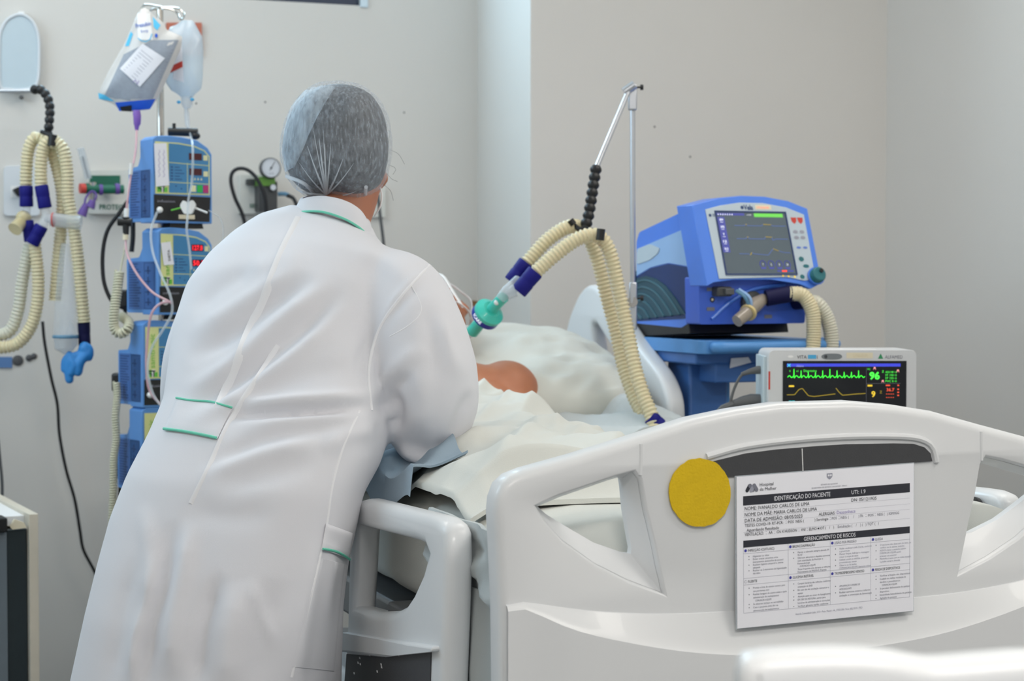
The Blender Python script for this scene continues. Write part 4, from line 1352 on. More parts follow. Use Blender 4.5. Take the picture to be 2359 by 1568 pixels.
MB().ball(P(54, 502, 4.47), 0.019, None, 18, 12).tube([P(54, 505, 4.47), P(34, 528, 4.44)], [0.014, 0.018], 16).build('water_trap', 'amber_clear', t, world=True)
mb = MB(); mb.tube([P(104, 478, 4.455), P(107, 500, 4.455), P(96, 522, 4.45)], 0.0115, 14); mb.tube([P(105, 500, 4.455), P(122, 507, 4.455)], 0.011, 12); mb.build('y_connector', 'clear_plastic', t, world=True)
MB().tube([P(118, 505, 4.45), P(186, 514, 4.45)], [0.017, 0.018], 20).build('clear_chamber', 'clear_tube', t, world=True)
MB().tube([P(121, 506, 4.45), P(124, 506, 4.45)], 0.0178, 20).build('red_ring', 'red_knob', t, world=True)
cuff((193, 740), (195, 796), 0.0150, t, 'cuff_dark')
# clear protective sleeve
c = [P(150, 560, 4.46), P(150, 620, 4.46), P(151, 700, 4.455), P(151, 765, 4.45), P(151, 778, 4.45)]
b = thing('plastic_sleeve', 'clear crinkled plastic sleeve with round collar around the hose end', 'plastic sleeve', P(152, 812, 4.45), AX)
MB().tube(c, [0.010, 0.018, 0.026, 0.030, 0.030], 20).build('sleeve', 'clear_bag', b, world=True)
MB().lathe([(0.030, 0), (0.0315, 0.002), (0.0315, 0.006), (0.030, 0.008)], P(151, 779, 4.45)).build('collar', 'hose_blue', b, world=True)
MB().tube([P(151, 779, 4.45), P(153, 800, 4.45), P(158, 812, 4.45)], [0.030, 0.027, 0.012], 20).build('cap', 'clear_tube', b, world=True)
mb = MB()
mb.ball(P(195, 805, 4.45), (0.016, 0.014, 0.020)); mb.ball(P(205, 812, 4.45), (0.012, 0.011, 0.022))
mb.tube(spline([P(200, 815, 4.45), P(185, 832, 4.44), P(180, 858, 4.44)], 0.005), [0.014 - 0.004 * i / 12 for i in range(30)][:len(spline([P(200, 815, 4.45), P(185, 832, 4.44), P(180, 858, 4.44)], 0.005))], 12)
mb.tube(spline([P(190, 815, 4.45), P(165, 825, 4.44), P(158, 850, 4.44), P(160, 874, 4.44)], 0.005), 0.011, 12)
mb.tube(spline([P(165, 812, 4.44), P(150, 830, 4.44), P(148, 850, 4.44)], 0.005), 0.009, 12)
mb.ball(P(160, 874, 4.44), 0.0105); mb.ball(P(148, 850, 4.44), 0.009); mb.ball(P(180, 858, 4.44), 0.0095)
mb.tube(spline([P(160, 822, 4.44), P(170, 838, 4.435), P(163, 862, 4.435)], 0.005), 0.009, 12)
gm = remeshed(mb, 0.003, 3)
g0 = P(172, 880, 4.44); gm.transform(Matrix.Translation(-g0)); g = link('rubber_glove', gm, 'glove', None, 80); g.location = g0
tag(g, 'blue rubber glove tied over the dark hose cuff', 'glove')

# electrical wall plate
t = wthing('wall_socket', 'white wall socket plate with black plug behind the hoses', 'wall socket', 50, 497)
wrect(9, 382, 92, 497, 0.0, 0.010, 0.012).build('plate', 'outlet', t, world=True, bevel=0.003)
wrect(25, 428, 55, 455, 0.009, 0.0115).build('socket', 'white', t, world=True)
mb = wplate([(30, 436), (42, 430), (52, 432), (52, 452), (42, 452)], 0.011, 0.04); mb.build('plug', 'black', t, world=True, bevel=0.003)

# little tape and rubber bumpers low on the wall
mb = wrect(-30, 822, 28, 847, 0.0, 0.004); solo(mb, 'tape_strip', 'tape_blue', 'short strip of blue tape on the wall at the left edge', 'tape', smooth=0)
for (u, v, r, lab) in [(41, 830, 0.014, 'round dark stain patch nearest the blue tape'), (67, 824, 0.009, 'small round dark patch, middle of three on the wall'), (78, 820, 0.008, 'small round dark patch, rightmost of three on the wall')]:
    mb = MB().lathe([(0, 0), (r, 0), (r * 1.02, 0.003), (r * 0.7, 0.005), (0, 0.0055)], wp(u, v, 0.0), -EY, 16)
    solo(mb, 'wall_patch', 'dull_metal', lab, 'patch', 'dark patches on the wall')

# oxygen outlet with flowmeter
t = wthing('oxygen_outlet', 'green oxygen flowmeter with red knob on its lettered wall plate', 'oxygen outlet', 235, 490)
wrect(205, 392, 300, 492, 0.0, 0.03, 0.006).build('wall_box', 'panel_white', t, world=True, bevel=0.003)
wrect(207, 404, 277, 427, 0.03, 0.033, 0.002).build('green_band', 'green_dark', t, world=True)
pn = Panel(lambda s, z, e: wfn(s, z, 0.0302 + e))
a, b = wa(229, 482, 0.03), wa(283, 482, 0.03)
pn.text('green_dark', 'PROTEC', a[0], a[1], 0.013, w=b[0] - a[0], bold=0.02)
pn.build(t, {'green_dark': 'lettering'}, world=True)
E = 0.075
MB().tube([wp(285, 436, E), wp(222, 436, E)], 0.012, 16).build('valve_barrel', 'green_dark', t, world=True)
MB().tube([wp(236, 437, E), wp(228, 437, E)], 0.0145, 16).build('valve_ring', 'purple', t, world=True)
MB().tube([wp(275, 435, E), wp(265, 435, E)], 0.0145, 16).build('valve_ring', 'purple', t, world=True)
MB().tube([wp(245, 437, 0.0), wp(245, 437, E)], 0.009, 14).build('valve_stem', 'dark_grey', t, world=True)
MB().tube([wp(222, 435, E), wp(192, 434, E)], 0.014, 18).build('control_body', 'green_dark', t, world=True)
MB().tube([wp(196, 434, E + .012), wp(184, 434, E + .014)], 0.0135, 18).build('control_knob', 'red_knob', t, world=True)
MB().tube([wp(212, 420, E), wp(214, 462, E)], 0.012, 16).build('outlet_body', 'chrome', t, world=True)
MB().tube([wp(204, 412, E), wp(186, 342, E)], 0.0095, 16).build('flow_tube', 'clear_tube', t, world=True)
MB().tube([wp(203, 410, E), wp(190, 360, E)], 0.003, 8).build('flow_scale', 'dark_grey', t, world=True)
MB().tube([wp(186, 344, E), wp(185, 340, E)], 0.011, 16).build('flow_tube_cap', 'clear_plastic', t, world=True)
for a, b in (((214, 462), (207, 478)), ((199, 470), (188, 496))):
    MB().tube([wp(*a, E + .02), wp((a[0] + b[0]) / 2, (a[1] + b[1]) / 2, E + .02), wp(*b, E + .02)], [0.008, 0.011, 0.013], 14).build('purple_cap', 'purple', t, world=True)
MB().tube(spline([wp(214, 470, E + .02), wp(222, 450, E + .02), wp(212, 440, E + .015), wp(198, 455, E + .02), wp(195, 475, E + .02)], 0.006), 0.0028, 8).build('cap_strap', 'purple', t, world=True)

# vacuum regulator behind the nurse
t = wthing('vacuum_regulator', 'grey vacuum regulator with round dial gauge on white wall box', 'regulator', 605, 492)
wrect(553, 402, 618, 492, 0.0, 0.03, 0.004).build('wall_box', 'panel_white', t, world=True, bevel=0.003)
wrect(569, 412, 618, 425, 0.03, 0.05).build('clamp', 'dark_grey', t, world=True, bevel=0.002)
pn = Panel(lambda s, z, e: wfn(s, z, 0.0304 + e))
a = wa(575, 478, 0.03); pn.text('green_dark', 'SE T', a[0], a[1], 0.010, bold=0.02); pn.build(t, {'green_dark': 'lettering'}, world=True)
wrect(597, 418, 639, 486, 0.03, 0.085, 0.004).build('regulator_body', 'dark_grey', t, world=True, bevel=0.004)
wrect(596, 407, 634, 428, 0.03, 0.09, 0.006).build('green_collar', 'olive_green', t, world=True, bevel=0.004)
g0 = wp(619, 388, 0.075)
MB().lathe([(0, 0), (0.027, 0), (0.0285, 0.003), (0.0285, 0.024), (0.026, 0.027), (0.0, 0.027)], g0, -EY, 36).build('gauge', 'dull_metal', t, world=True)
MB().lathe([(0, 0), (0.0248, 0), (0.0248, 0.001), (0, 0.001)], g0 - EY * 0.027, -EY, 36).build('gauge_face', 'gauge_face', t, world=True)
pn = Panel(lambda x, y, e: g0 - EY * (0.0285 + e) + EX * x + Z * y)
pn.line('ink', [(-0.004, -0.007), (0.010, 0.017)], 0.0016).disc('ink', 0, 0, 0.003)
for k in range(28):
    a = math.radians(-50 + 280 * k / 27)
    pn.line('ink_soft', [(0.020 * math.cos(a), 0.020 * math.sin(a)), (0.0235 * math.cos(a), 0.0235 * math.sin(a))], 0.0007)
pn.text('ink_soft', 'mmHg', 0, -0.017, 0.004, align='c')
pn.build(t, {'ink': 'needle', 'ink_soft': 'scale_marks'}, world=True)
g1 = wp(627, 432, 0.085)
MB().lathe([(0, 0), (0.0095, 0), (0.0095, 0.012), (0, 0.012)], g1, -EY, 24).build('small_gauge', 'dull_metal', t, world=True)
MB().lathe([(0, 0), (0.0078, 0), (0.0078, 0.0012), (0, 0.0012)], g1 - EY * 0.012, -EY, 24).build('small_gauge_face', 'gauge_face', t, world=True)
o = wtube([(640, 447, .07), (655, 446, .075), (665, 450, .08)], .07, 0.006)
o.build('hose_nipple', 'hose_blue', t, world=True)
solo(wtube([(662, 450, .08), (675, 456, .09), (683, 472, .1), (690, 500, .1), (693, 560, .1)], .08, 0.0055), 'suction_hose', 'black_soft', 'short dark hose leaving the regulator towards the nurse', 'hose')
solo(wtube([(566, 540, .09), (566, 523, .09), (557, 490, .09), (541, 455, .09), (532, 420, .09), (535, 398, .09), (550, 388, .095), (572, 392, .10), (592, 412, .11), (608, 445, .115), (613, 480, .11), (613, 525, .10)], .09, 0.0052), 'vacuum_hose', 'black_soft', 'looped black hose arching in front of the regulator', 'hose')
solo(wtube([(600, 440, .105), (612, 480, .10), (630, 515, .09), (640, 560, .08)], .1, 0.0022), 'thin_tube', 'cable_grey', 'thin grey tube hanging beside the looped black hose', 'tube')
solo(wtube([(575, 530, .07), (590, 512, .07), (610, 508, .07), (625, 520, .07)], .07, 0.0025), 'pink_tube', 'pink_tube', 'thin pink tube arching just above the nurse shoulder', 'tube')
solo(wtube([(870, 440, .06), (875, 490, .06), (882, 545, .06), (890, 620, .06)], .06, 0.0045), 'wall_cable', 'cable_grey', 'grey cable on the wall to the right of the nurse neck', 'cable')
t = wthing('wall_box', 'pale wall box partly hidden behind the nurse neck', 'wall box', 868, 500)
wrect(850, 430, 888, 500, 0.0, 0.012, 0.004).build('plate', 'panel_white', t, world=True, bevel=0.003)
mb = wrect(384, 52, 465, 128, 0.0, 0.012, 0.002); solo(mb, 'wall_tile', 'brick_orange', 'orange-brown square plate on the wall behind the clear bag', 'plate', smooth=0)
mb = wplate([(1090, 692), (1103, 694), (1103, 708), (1090, 706)], 0.0, 0.01); solo(mb, 'wall_clip', 'brown', 'tiny brown clip in the wall corner above the filter', 'clip', smooth=0)
# nail holes
for i, (u, v) in enumerate([(611, 235), (931, 259), (452, 238)]):
    mb = MB().lathe([(0, 0), (0.0028, 0), (0.002, 0.001), (0, 0.0012)], wp(u, v, 0.0), -EY, 10)
    solo(mb, 'nail', 'dull_metal', ['nail head in the wall left of the hair net', 'nail head in the wall right of the hair net', 'nail head in the wall above the pumps'][i], 'nail', 'nail heads in the walls')

# black cable falling to the floor by the wall
solo(wtube([(98, 740, .05), (103, 790, .05), (118, 870, .05), (132, 930, .05), (137, 1000, .05), (152, 1080, .05), (172, 1150, .05), (184, 1220, .05), (192, 1265, .05), (215, 1310, .05), (245, 1370, .05), (290, 1440, .05), (320, 1520, .05)], .05, 0.0042), 'power_cable', 'black', 'black power cable hanging down the left wall', 'cable')
solo(MB().tube(spline([P(-6, 1000, 4.62), P(0, 1060, 4.62), P(5, 1120, 4.62), P(4, 1200, 4.62)], 0.01), 0.004, 8), 'grey_cable', 'cable_grey', 'grey cable running behind the cabinet at the left edge', 'cable')

# cabinet at the lower left
CA = math.radians(27)
cr_ = P(88, 1183, 4.0)
cxv = Vector((math.cos(CA), math.sin(CA), 0)); cyv = Vector((-math.sin(CA), math.cos(CA), 0))
CBW, CBD, CBH = 0.42, 0.42, cr_.z
cab = thing('cabinet', 'open dark cabinet with cream edges at the lower left corner', 'cabinet', Vector((cr_.x, cr_.y, 0)) - cxv * CBW / 2, CA)
def cbz(x0, x1, y0, y1, z0, z1, name, m, bevel=0.0):
    mb = MB(); mb.box(((x0 + x1) / 2, (y0 + y1) / 2, (z0 + z1) / 2), (x1 - x0, y1 - y0, z1 - z0)); return mb.build(name, m, cab, smooth=0, bevel=bevel)
hw_ = CBW / 2; zb = 0.06
cbz(hw_ - 0.020, hw_, 0, CBD, zb, CBH, 'side_panel', 'cabinet_cream', 0.001)
cbz(-hw_, -hw_ + 0.020, 0, CBD, zb, CBH, 'side_panel', 'cabinet_cream', 0.001)
cbz(-hw_ + .020, hw_ - 0.020, 0.05, CBD, CBH - 0.030, CBH - 0.008, 'top', 'white', 0.001)
cbz(-hw_ + .020, hw_ - 0.020, CBD - 0.02, CBD, zb, CBH - .03, 'back', 'cabinet_dark')
cbz(-hw_ + .020, hw_ - 0.020, 0.02, CBD - .02, zb, zb + 0.02, 'bottom', 'cabinet_dark')
cbz(hw_ - 0.065, hw_ - 0.021, 0.02, 0.035, zb + .02, CBH - 0.034, 'dark_door', 'cabinet_dark', 0.002)
cbz(hw_ - 0.105, hw_ - 0.066, 0.010, 0.03, CBH - 0.37, CBH - 0.038, 'glass_strip', 'cabinet_grey', 0.002)
cbz(-hw_ + .021, hw_ - 0.115, 0.012, 0.03, zb + .02, CBH - 0.038, 'grey_door', 'cabinet_grey', 0.002)
cbz(hw_ - 0.20, hw_ - 0.068, -0.008, 0.05, CBH - 0.036, CBH - 0.004, 'hinge_cover', 'black', 0.003)
cbz(hw_ - 0.112, hw_ - 0.104, 0.0, 0.02, CBH - 0.235, CBH - 0.222, 'latch', 'alu', 0.002)
MB().extrude([(hw_ - 0.060, CBH - 0.026), (hw_ - 0.050, CBH - 0.010), (hw_ - 0.030, CBH - 0.018), (hw_ - 0.024, CBH - 0.030), (hw_ - 0.055, CBH - 0.032)], [], xz, 0.004, 0.016).build('torn_sticker', 'label_cream', cab, smooth=0)
for (x, y) in [(-hw_ + .05, .05), (hw_ - .05, .05), (-hw_ + .05, CBD - .05), (hw_ - .05, CBD - .05)]:
    MB().cyl((x, y, 0), (x, y, zb), 0.02, n=14).build('foot', 'black', cab)

# ================================================================== infusion stand
IY = 4.44
ix = P(370, 300, IY).x
stand = thing('infusion_stand', 'chrome infusion stand with double hooks behind the blue pumps', 'infusion stand', Vector((ix, IY, 0)))
top = P(372, 22, IY)
MB().tube([(ix, IY, 0.10), (ix, IY, top.z)], 0.0085, 16).build('pole', 'chrome', stand, world=True)
MB().lathe([(0, 0.07), (0.03, 0.07), (0.025, 0.13), (0.0, 0.13)], (ix, IY, 0)).build('hub', 'black', stand, world=True)
for k in range(5):
    a = 2 * math.pi * k / 5 + 0.3
    e = Vector((ix + 0.27 * math.cos(a), IY + 0.27 * math.sin(a), 0.06))
    MB().tube([(ix, IY, 0.095), e], 0.012, 10).build('leg', 'steel_grey', stand, world=True)
    MB().cyl(e + Vector((0, -0.01, -0.035)), e + Vector((0, 0.01, -0.035)), 0.025, n=16).build('caster', 'black', stand, world=True)
for px in ([(372, 16), (340, 11), (330, 14), (322, 28), (320, 36), (325, 38)], [(372, 18), (400, 18), (416, 22), (424, 34), (420, 44), (412, 44)], [(372, 18), (395, 22), (408, 30), (412, 40)], [(372, 20), (350, 22), (345, 30), (352, 38)]):
    MB().tube(spline([P(u, v, IY - 0.01 * i) for i, (u, v) in enumerate(px)], 0.005), 0.0028, 8).build('hook', 'chrome', stand, world=True)
MB().tube([P(388, 303, IY - .06), P(455, 305, IY - .06)], 0.010, 12).build('clamp', 'black', stand, world=True)
MB().tube([P(401, 305, IY - .06), P(401, 284, IY - .06)], 0.0042, 10).build('clamp_lever', 'black', stand, world=True)
MB().ball(P(450, 313, IY - .06), (0.012, 0.012, 0.009)).build('clamp_knob', 'black', stand, world=True)

def pouch_fn(outl, c, Y0, bulge):
    """puffy bag: outline in pixels about centre c; returns front surface function"""
    cx, cy = c
    an = np.array([math.atan2(v - cy, u - cx) for u, v in outl]); rd = np.array([math.hypot(u - cx, v - cy) for u, v in outl])
    o = np.argsort(an); an, rd = an[o], rd[o]
    an = np.concatenate([an - 2 * math.pi, an, an + 2 * math.pi]); rd = np.concatenate([rd] * 3)
    def R(a): return float(np.interp(math.atan2(math.sin(a), math.cos(a)), an, rd))
    def depth(u, v):
        a = math.atan2(v - cy, u - cx); q = min(1, math.hypot(u - cx, v - cy) / R(a))
        return bulge * (1 - q ** 2.6) ** 0.8
    def surf(u, v, lift=0.0): return P(u, v, Y0 - depth(u, v) - lift)
    def mesh():
        mb = MB(); rows = []; rows2 = []
        n, m = 72, 14
        for i in range(m + 1):
            q = 1 - i / m * 0.999
            rows.append([P(cx + R(2 * math.pi * k / n) * q * math.cos(2 * math.pi * k / n), cy + R(2 * math.pi * k / n) * q * math.sin(2 * math.pi * k / n), Y0 - bulge * (1 - q ** 2.6) ** 0.8) for k in range(n)])
            rows2.append([P(cx + R(2 * math.pi * k / n) * q * math.cos(2 * math.pi * k / n), cy + R(2 * math.pi * k / n) * q * math.sin(2 * math.pi * k / n), Y0 + bulge * (1 - q ** 2.6) ** 0.8) for k in range(n)])
        mb.loft(rows, caps=False); mb.loft(rows2, caps=False)
        return mb
    return surf, mesh
def dense(outl, k=6):
    out = []
    for a, b in zip(outl, outl[1:] + outl[:1]):
        for i in range(k): out.append((a[0] + (b[0] - a[0]) * i / k, a[1] + (b[1] - a[1]) * i / k))
    return out
# feeding pouch
t = thing('feeding_pouch', 'printed foil feeding pouch with blue lower end on the left hook', 'feeding pouch', P(300, 258, 4.36))
ol = [(320, 22), (338, 17), (352, 34), (376, 52), (384, 68), (420, 84), (417, 112), (393, 165), (364, 226), (345, 252), (300, 258), (272, 250), (262, 240), (230, 228), (226, 215), (250, 165), (285, 105), (305, 60)]
surf, mk = pouch_fn(dense(ol), (324, 140), 4.37, 0.022)
mk().build('pouch', 'pouch', t, world=True, smooth=80)
def patch_px(surf, poly, m, name, parent, lift, k=8):
    rows = []
    a, b, c, d_ = [Vector(p) for p in poly]
    for i in range(k + 1):
        rows.append([surf(*(a.lerp(b, j / k).lerp(d_.lerp(c, j / k), i / k)), lift) for j in range(k + 1)])
    MB().grid(rows).build(name, m, parent, world=True, smooth=80)
patch_px(surf, [(352, 92), (412, 92), (352, 228), (262, 228)], 'pouch_print', 'print_block', t, 0.0008)
patch_px(surf, [(285, 125), (352, 92), (300, 232), (240, 222)], 'pouch_print', 'print_block', t, 0.0006)
patch_px(surf, [(265, 236), (358, 228), (346, 251), (275, 256)], 'pouch_blue', 'blue_end', t, 0.0010)
patch_px(surf, [(276, 246), (303, 242), (303, 257), (280, 256)], 'black_soft', 'dark_corner', t, 0.0016)
patch_px(surf, [(352, 38), (370, 58), (362, 70), (354, 62)], 'pouch_cyan', 'cyan_drop', t, 0.0010)
patch_px(surf, [(301, 72), (306, 78), (297, 106), (288, 106)], 'pouch_cyan', 'cyan_drop', t, 0.0010)
patch_px(surf, [(226, 214), (240, 218), (265, 234), (228, 228)], 'pouch_cyan', 'cyan_drop', t, 0.0010)
patch_px(surf, [(316, 32), (346, 30), (352, 92), (318, 92)], 'white', 'name_field', t, 0.0012)
patch_px(surf, [(328, 100), (380, 134), (322, 200), (276, 158)], 'paper', 'paper_label', t, 0.0022)
pn = Panel(lambda x, y, e: surf(x, y, 0.0016 + e))
def ptext(pn, key, s, u, v, h, w=None, rot=0, bold=0.0, align='l'):
    """lettering laid out in picture pixels, y downwards"""
    vtx, f = text2d(s, bold)
    if not vtx: return
    x0, x1 = min(p[0] for p in vtx), max(p[0] for p in vtx)
    sc = h / 0.69; sx = sc if w is None else w / (x1 - x0)
    c, sn = math.cos(math.radians(rot)), math.sin(math.radians(rot))
    off = {'l': x0, 'c': (x0 + x1) / 2}[align]
    pn.m(key).add([pn.fn(u + (p[0] - off) * sx * c + p[1] * sc * sn, v + (p[0] - off) * sx * sn - p[1] * sc * c, 0.0004) for p in vtx], f)
ptext(pn, 'g_line', 'Fresubin', 313, 64, 9, w=36, rot=-10, bold=0.02); ptext(pn, 'g_line', 'Energy', 325, 75, 6, w=17, rot=-8)
pn.line('pouch_cyan', [(318, 88), (326, 94), (336, 96), (346, 90), (350, 78)], 2.0)
pn.disc('pouch_blue', 360, 82, 3.2, ry=5)
for i in range(9):
    pn2 = i
    pn.line('ink_faint', [(283 + i * 4.9 + 3, 156 - i * 5.6 + 4), (283 + i * 4.9 + 30, 156 - i * 5.6 + 26)], 1.0, 0.0012)
for i in range(16):
    v = 118 + i * 7
    pn.line('ink_faint', [(352 - i * 2.2, v), (400 - i * 3.3, v - 3)], 1.3, 0.0002) if not (100 < v < 196 and False) else None
pn.line('ink_violet', [(306, 190), (312, 184), (316, 194), (320, 186)], 1.4, 0.0014)
pn.build(t, {'g_line': 'lettering', 'pouch_cyan': 'name_rim', 'pouch_blue': 'blue_dot', 'ink_faint': 'printed_lines', 'ink_violet': 'handwriting'}, world=True)
MB().tube([P(315, 254, 4.35), P(315, 262, 4.35), P(316, 267, 4.35), P(316, 285, 4.35), P(315, 290, 4.35), P(315, 300, 4.35)], [0.008, 0.0095, 0.0095, 0.0085, 0.006, 0.004], 16).build('spike_port', 'purple_port', t, world=True)
# clear infusion bag
t = thing('infusion_bag', 'clear soft infusion bottle with red striped label on the right hook', 'infusion bag', P(430, 240, 4.40))
ol = [(420, 46), (446, 47), (452, 60), (466, 85), (468, 120), (467, 180), (464, 205), (450, 216), (442, 226), (420, 226), (408, 216), (394, 208), (382, 190), (386, 120), (384, 78), (392, 62), (408, 56)]
surf2, mk = pouch_fn(dense(ol), (427, 138), 4.42, 0.024)
mk().build('bottle', 'saline', t, world=True, smooth=80)
patch_px(surf2, [(404, 100), (418, 92), (424, 190), (398, 182)], 'paper', 'label', t, 0.0010)
patch_px(surf2, [(398, 150), (420, 140), (421, 154), (392, 168)], 'red_knob', 'red_stripe', t, 0.0018)
mb = MB(); mb.tube([P(430, 222, 4.42), P(431, 240, 4.42), P(431, 250, 4.42)], [0.013, 0.014, 0.008], 16); mb.build('port', 'clear_tube', t, world=True)
for (u, v) in ((412, 235), (443, 229)): MB().ball(P(u, v, 4.41), (0.005, 0.004, 0.004)).build('blue_tab', 'sky_blue', t, world=True)
MB().tube([P(429, 248, 4.42), P(430, 262, 4.42), P(432, 285, 4.415), P(436, 302, 4.41)], [0.005, 0.006, 0.006, 0.003], 12).build('drip_chamber', 'clear_tube', t, world=True)

# ------------------------------------------------------------------ infusion pumps
def pump(u, v, Y, yaw, label, leds, memo, text_m):
    t = thing('infusion_pump', label, 'infusion pump', P(u, v, Y), math.radians(yaw), 'blue infusion pumps stacked on the stand')
    w, h = 0.155, 0.205
    arch = [(-w / 2, 0.0), (w / 2, 0.0), (w / 2, 0.165), (w / 2 - 0.01, 0.180), (0.04, 0.197), (0.0, 0.203), (-0.04, 0.205), (-w / 2 + 0.012, 0.203), (-w / 2, 0.195)]
    MB().extrude(arch, [], xz, 0.0, 0.065).build('housing', 'pump_blue', t, bevel=0.006, seg=3)
    MB().extrude(roundpoly([(0.06, 0.004), (0.06, 0.165), (0.078, 0.135), (0.130, 0.132), (0.130, 0.004)], 0.006), [], yz, -w / 2 + 0.001, w / 2 - 0.001).build('rear_housing', 'pump_blue', t, bevel=0.004, seg=2)
    # side instruction label
    pn = Panel(lambda x, y, e: (-w / 2 - 0.0004 - e + 0.0008, 0.128 - x, y))
    pn.rect('pump_side', 0.006, 0.012, 0.118, 0.125, 0.0004)
    rnd = random.Random(u)
    for i in range(17):
        y = 0.118 - i * 0.0062
        pn.rect('pump_ink', 0.010, y, 0.010 + rnd.uniform(0.030, 0.050), y + 0.0022, 0.0009)
        if i % 4 == 1:
            pn.rect('pump_ink', 0.075, y - 0.010, 0.098, y - 0.0075, 0.0009); pn.rect('pump_ink', 0.085, y - 0.016, 0.090, y + 0.002, 0.0009)
    pn.line('pump_ink', [(0.072, 0.014), (0.072, 0.122)], 0.001, 0.001).line('pump_ink', [(0.072, 0.122), (0.112, 0.122), (0.112, 0.014), (0.072, 0.014)], 0.0008, 0.001)
    pn.build(t, {'pump_side': 'side_label', 'pump_ink': 'side_print'})
    # front
    f = lambda x, y, e: (x, -e, y)
    pn = Panel(f, ('led_dark', 'key_cream', 'led_red'))
    fr = [(-0.071, 0.068), (0.071, 0.068), (0.071, 0.160), (0.058, 0.174), (0.03, 0.184), (-0.01, 0.189), (-0.071, 0.190)]
    pn.poly('pump_yellow', fr, 0.0012)
    blue = [(-0.036, 0.071), (0.068, 0.071), (0.068, 0.159), (0.056, 0.172), (0.03, 0.181), (-0.01, 0.186), (-0.036, 0.187)]
    pn.poly('pump_panel', blue, 0.0018)
    for a, b in (((-0.036, 0.142), (0.068, 0.138)), ((0.012, 0.142), (0.012, 0.071)), ((-0.036, 0.096), (0.068, 0.094))):
        pn.line('pump_yellow', [a, b], 0.0014, 0.0022)
    pn.rect('led_dark', 0.016, 0.150, 0.050, 0.166, 0.0024); pn.rect('led_dark', 0.017, 0.114, 0.050, 0.130, 0.0024)
    pn.rect('key_cream', 0.054, 0.150, 0.065, 0.162, 0.0026); pn.rect('key_cream', 0.054, 0.112, 0.066, 0.124, 0.0026)
    pn.rect('key_cream', 0.020, 0.075, 0.034, 0.090, 0.0026)
    pn.rect('key_green', 0.037, 0.074, 0.051, 0.091, 0.0026); pn.rect('key_magenta', 0.053, 0.073, 0.067, 0.091, 0.0026)
    for k in range(4):
        x = 0.020 + k * 0.0085
        pn.poly('key_cream', [(x, 0.103), (x + 0.0055, 0.103), (x + 0.0028, 0.109)], 0.0024)
    pn.text('pump_ink', '550', -0.006, 0.163, 0.008, bold=0.03); pn.text('pump_ink', 'BOMBA DE INFUSÃO', -0.032, 0.151, 0.0045, w=0.046, bold=0.03)
    for k in range(5):
        pn.rect('pump_ink', -0.031, 0.130 - k * 0.007, -0.026, 0.133 - k * 0.007, 0.0024)
        pn.rect('pump_ink', -0.021, 0.1305 - k * 0.007, -0.002 + 0.006 * ((k * 7) % 3 - 1), 0.132 - k * 0.007, 0.0024)
    for k in range(2): pn.disc('pump_ink', -0.018 + k * 0.014, 0.087 - k * 0.006, 0.0017, 0.0024)
    pn.rect('brand_green', -0.066, 0.072, -0.053, 0.089, 0.0018); pn.rect('white', -0.055, 0.072, -0.046, 0.089, 0.0019); pn.rect('brand_green', -0.048, 0.072, -0.040, 0.083, 0.0020)
    pn.line('ink', [(-0.062, 0.086), (-0.047, 0.086)], 0.003, 0.0024).line('ink', [(-0.050, 0.086), (-0.050, 0.073)], 0.003, 0.0024).line('ink', [(-0.062, 0.086), (-0.062, 0.080), (-0.056, 0.080), (-0.056, 0.074)], 0.0025, 0.0024)
    if memo != 'tape':
        pn.text('brand_green', 'samtronic', -0.047, 0.093, 0.0135, w=0.080, rot=90, bold=0.0, z=0.0022)
    if leds:
        pn.text('led_red', leds[0], 0.033, 0.1525, 0.011, w=0.029, align='c', z=0.0030, bold=0.02); pn.text('led_red', leds[1], 0.034, 0.1165, 0.011, w=0.028, align='c', z=0.0030, bold=0.02)
    pn.build(t, {'pump_yellow': 'panel_trim', 'pump_panel': 'control_panel', 'led_dark': 'display', 'key_cream': 'key', 'key_green': 'start_key', 'key_magenta': 'stop_key', 'pump_ink': 'panel_print', 'brand_green': 'brand_mark', 'white': 'brand_field', 'ink': 'brand_letter', 'led_red': 'digits'})
    # dark pumping door
    MB().extrude([(-0.074, 0.006), (0.070, 0.004), (0.073, 0.063), (-0.074, 0.066)], [], xz, -0.0012, 0.006).build('pump_door', 'black', t)
    pn = Panel(f); pn.text('ink_faint', 'infusion', -0.066, 0.048, 0.006, w=0.045, z=0.002)
    pn.rect('label_cream', -0.012, 0.010, 0.030, 0.020, 0.003); pn.build(t, {'ink_faint': 'door_lettering', 'label_cream': 'door_label'})
    mb = MB(); mb.ball((-0.062, -0.006, 0.030), 0.0075, None, 14, 10); mb.build('pin', 'clip_white', t)
    MB().extrude([(-0.03, -0.012), (0.06, -0.012), (0.055, 0.004), (-0.025, 0.004)], [], xz, 0.01, 0.05).build('bracket', 'black', t)
    if memo == 'tape':
        mb = MB(); mb.extrude([(-0.074, 0.185), (-0.043, 0.187), (-0.036, 0.088), (-0.070, 0.084)], [], xz, -0.004, -0.0025); mb.build('paper_tape', 'paper', t, smooth=0)
        pn = Panel(f)
        for k in range(2):
            pn.line('ink_violet', [(-0.062 + k * .012 + 0.0022 * math.sin(i * 2.1), 0.170 - i * 0.0045) for i in range(15)], 0.001, 0.0045)
        pn.build(t, {'ink_violet': 'handwriting'})
    elif memo == 'dieta':
        mb = MB(); mb.extrude([(-0.072, 0.168), (-0.046, 0.172), (-0.036, 0.118), (-0.064, 0.116)], [], xz, -0.005, -0.0035); mb.build('paper_tape', 'paper', t, smooth=0)
        pn = Panel(f); pn.text('ink', 'DIETA', -0.046, 0.127, 0.006, rot=97, z=0.0055, bold=0.02, w=0.026); pn.build(t, {'ink': 'handwriting'})
    return t
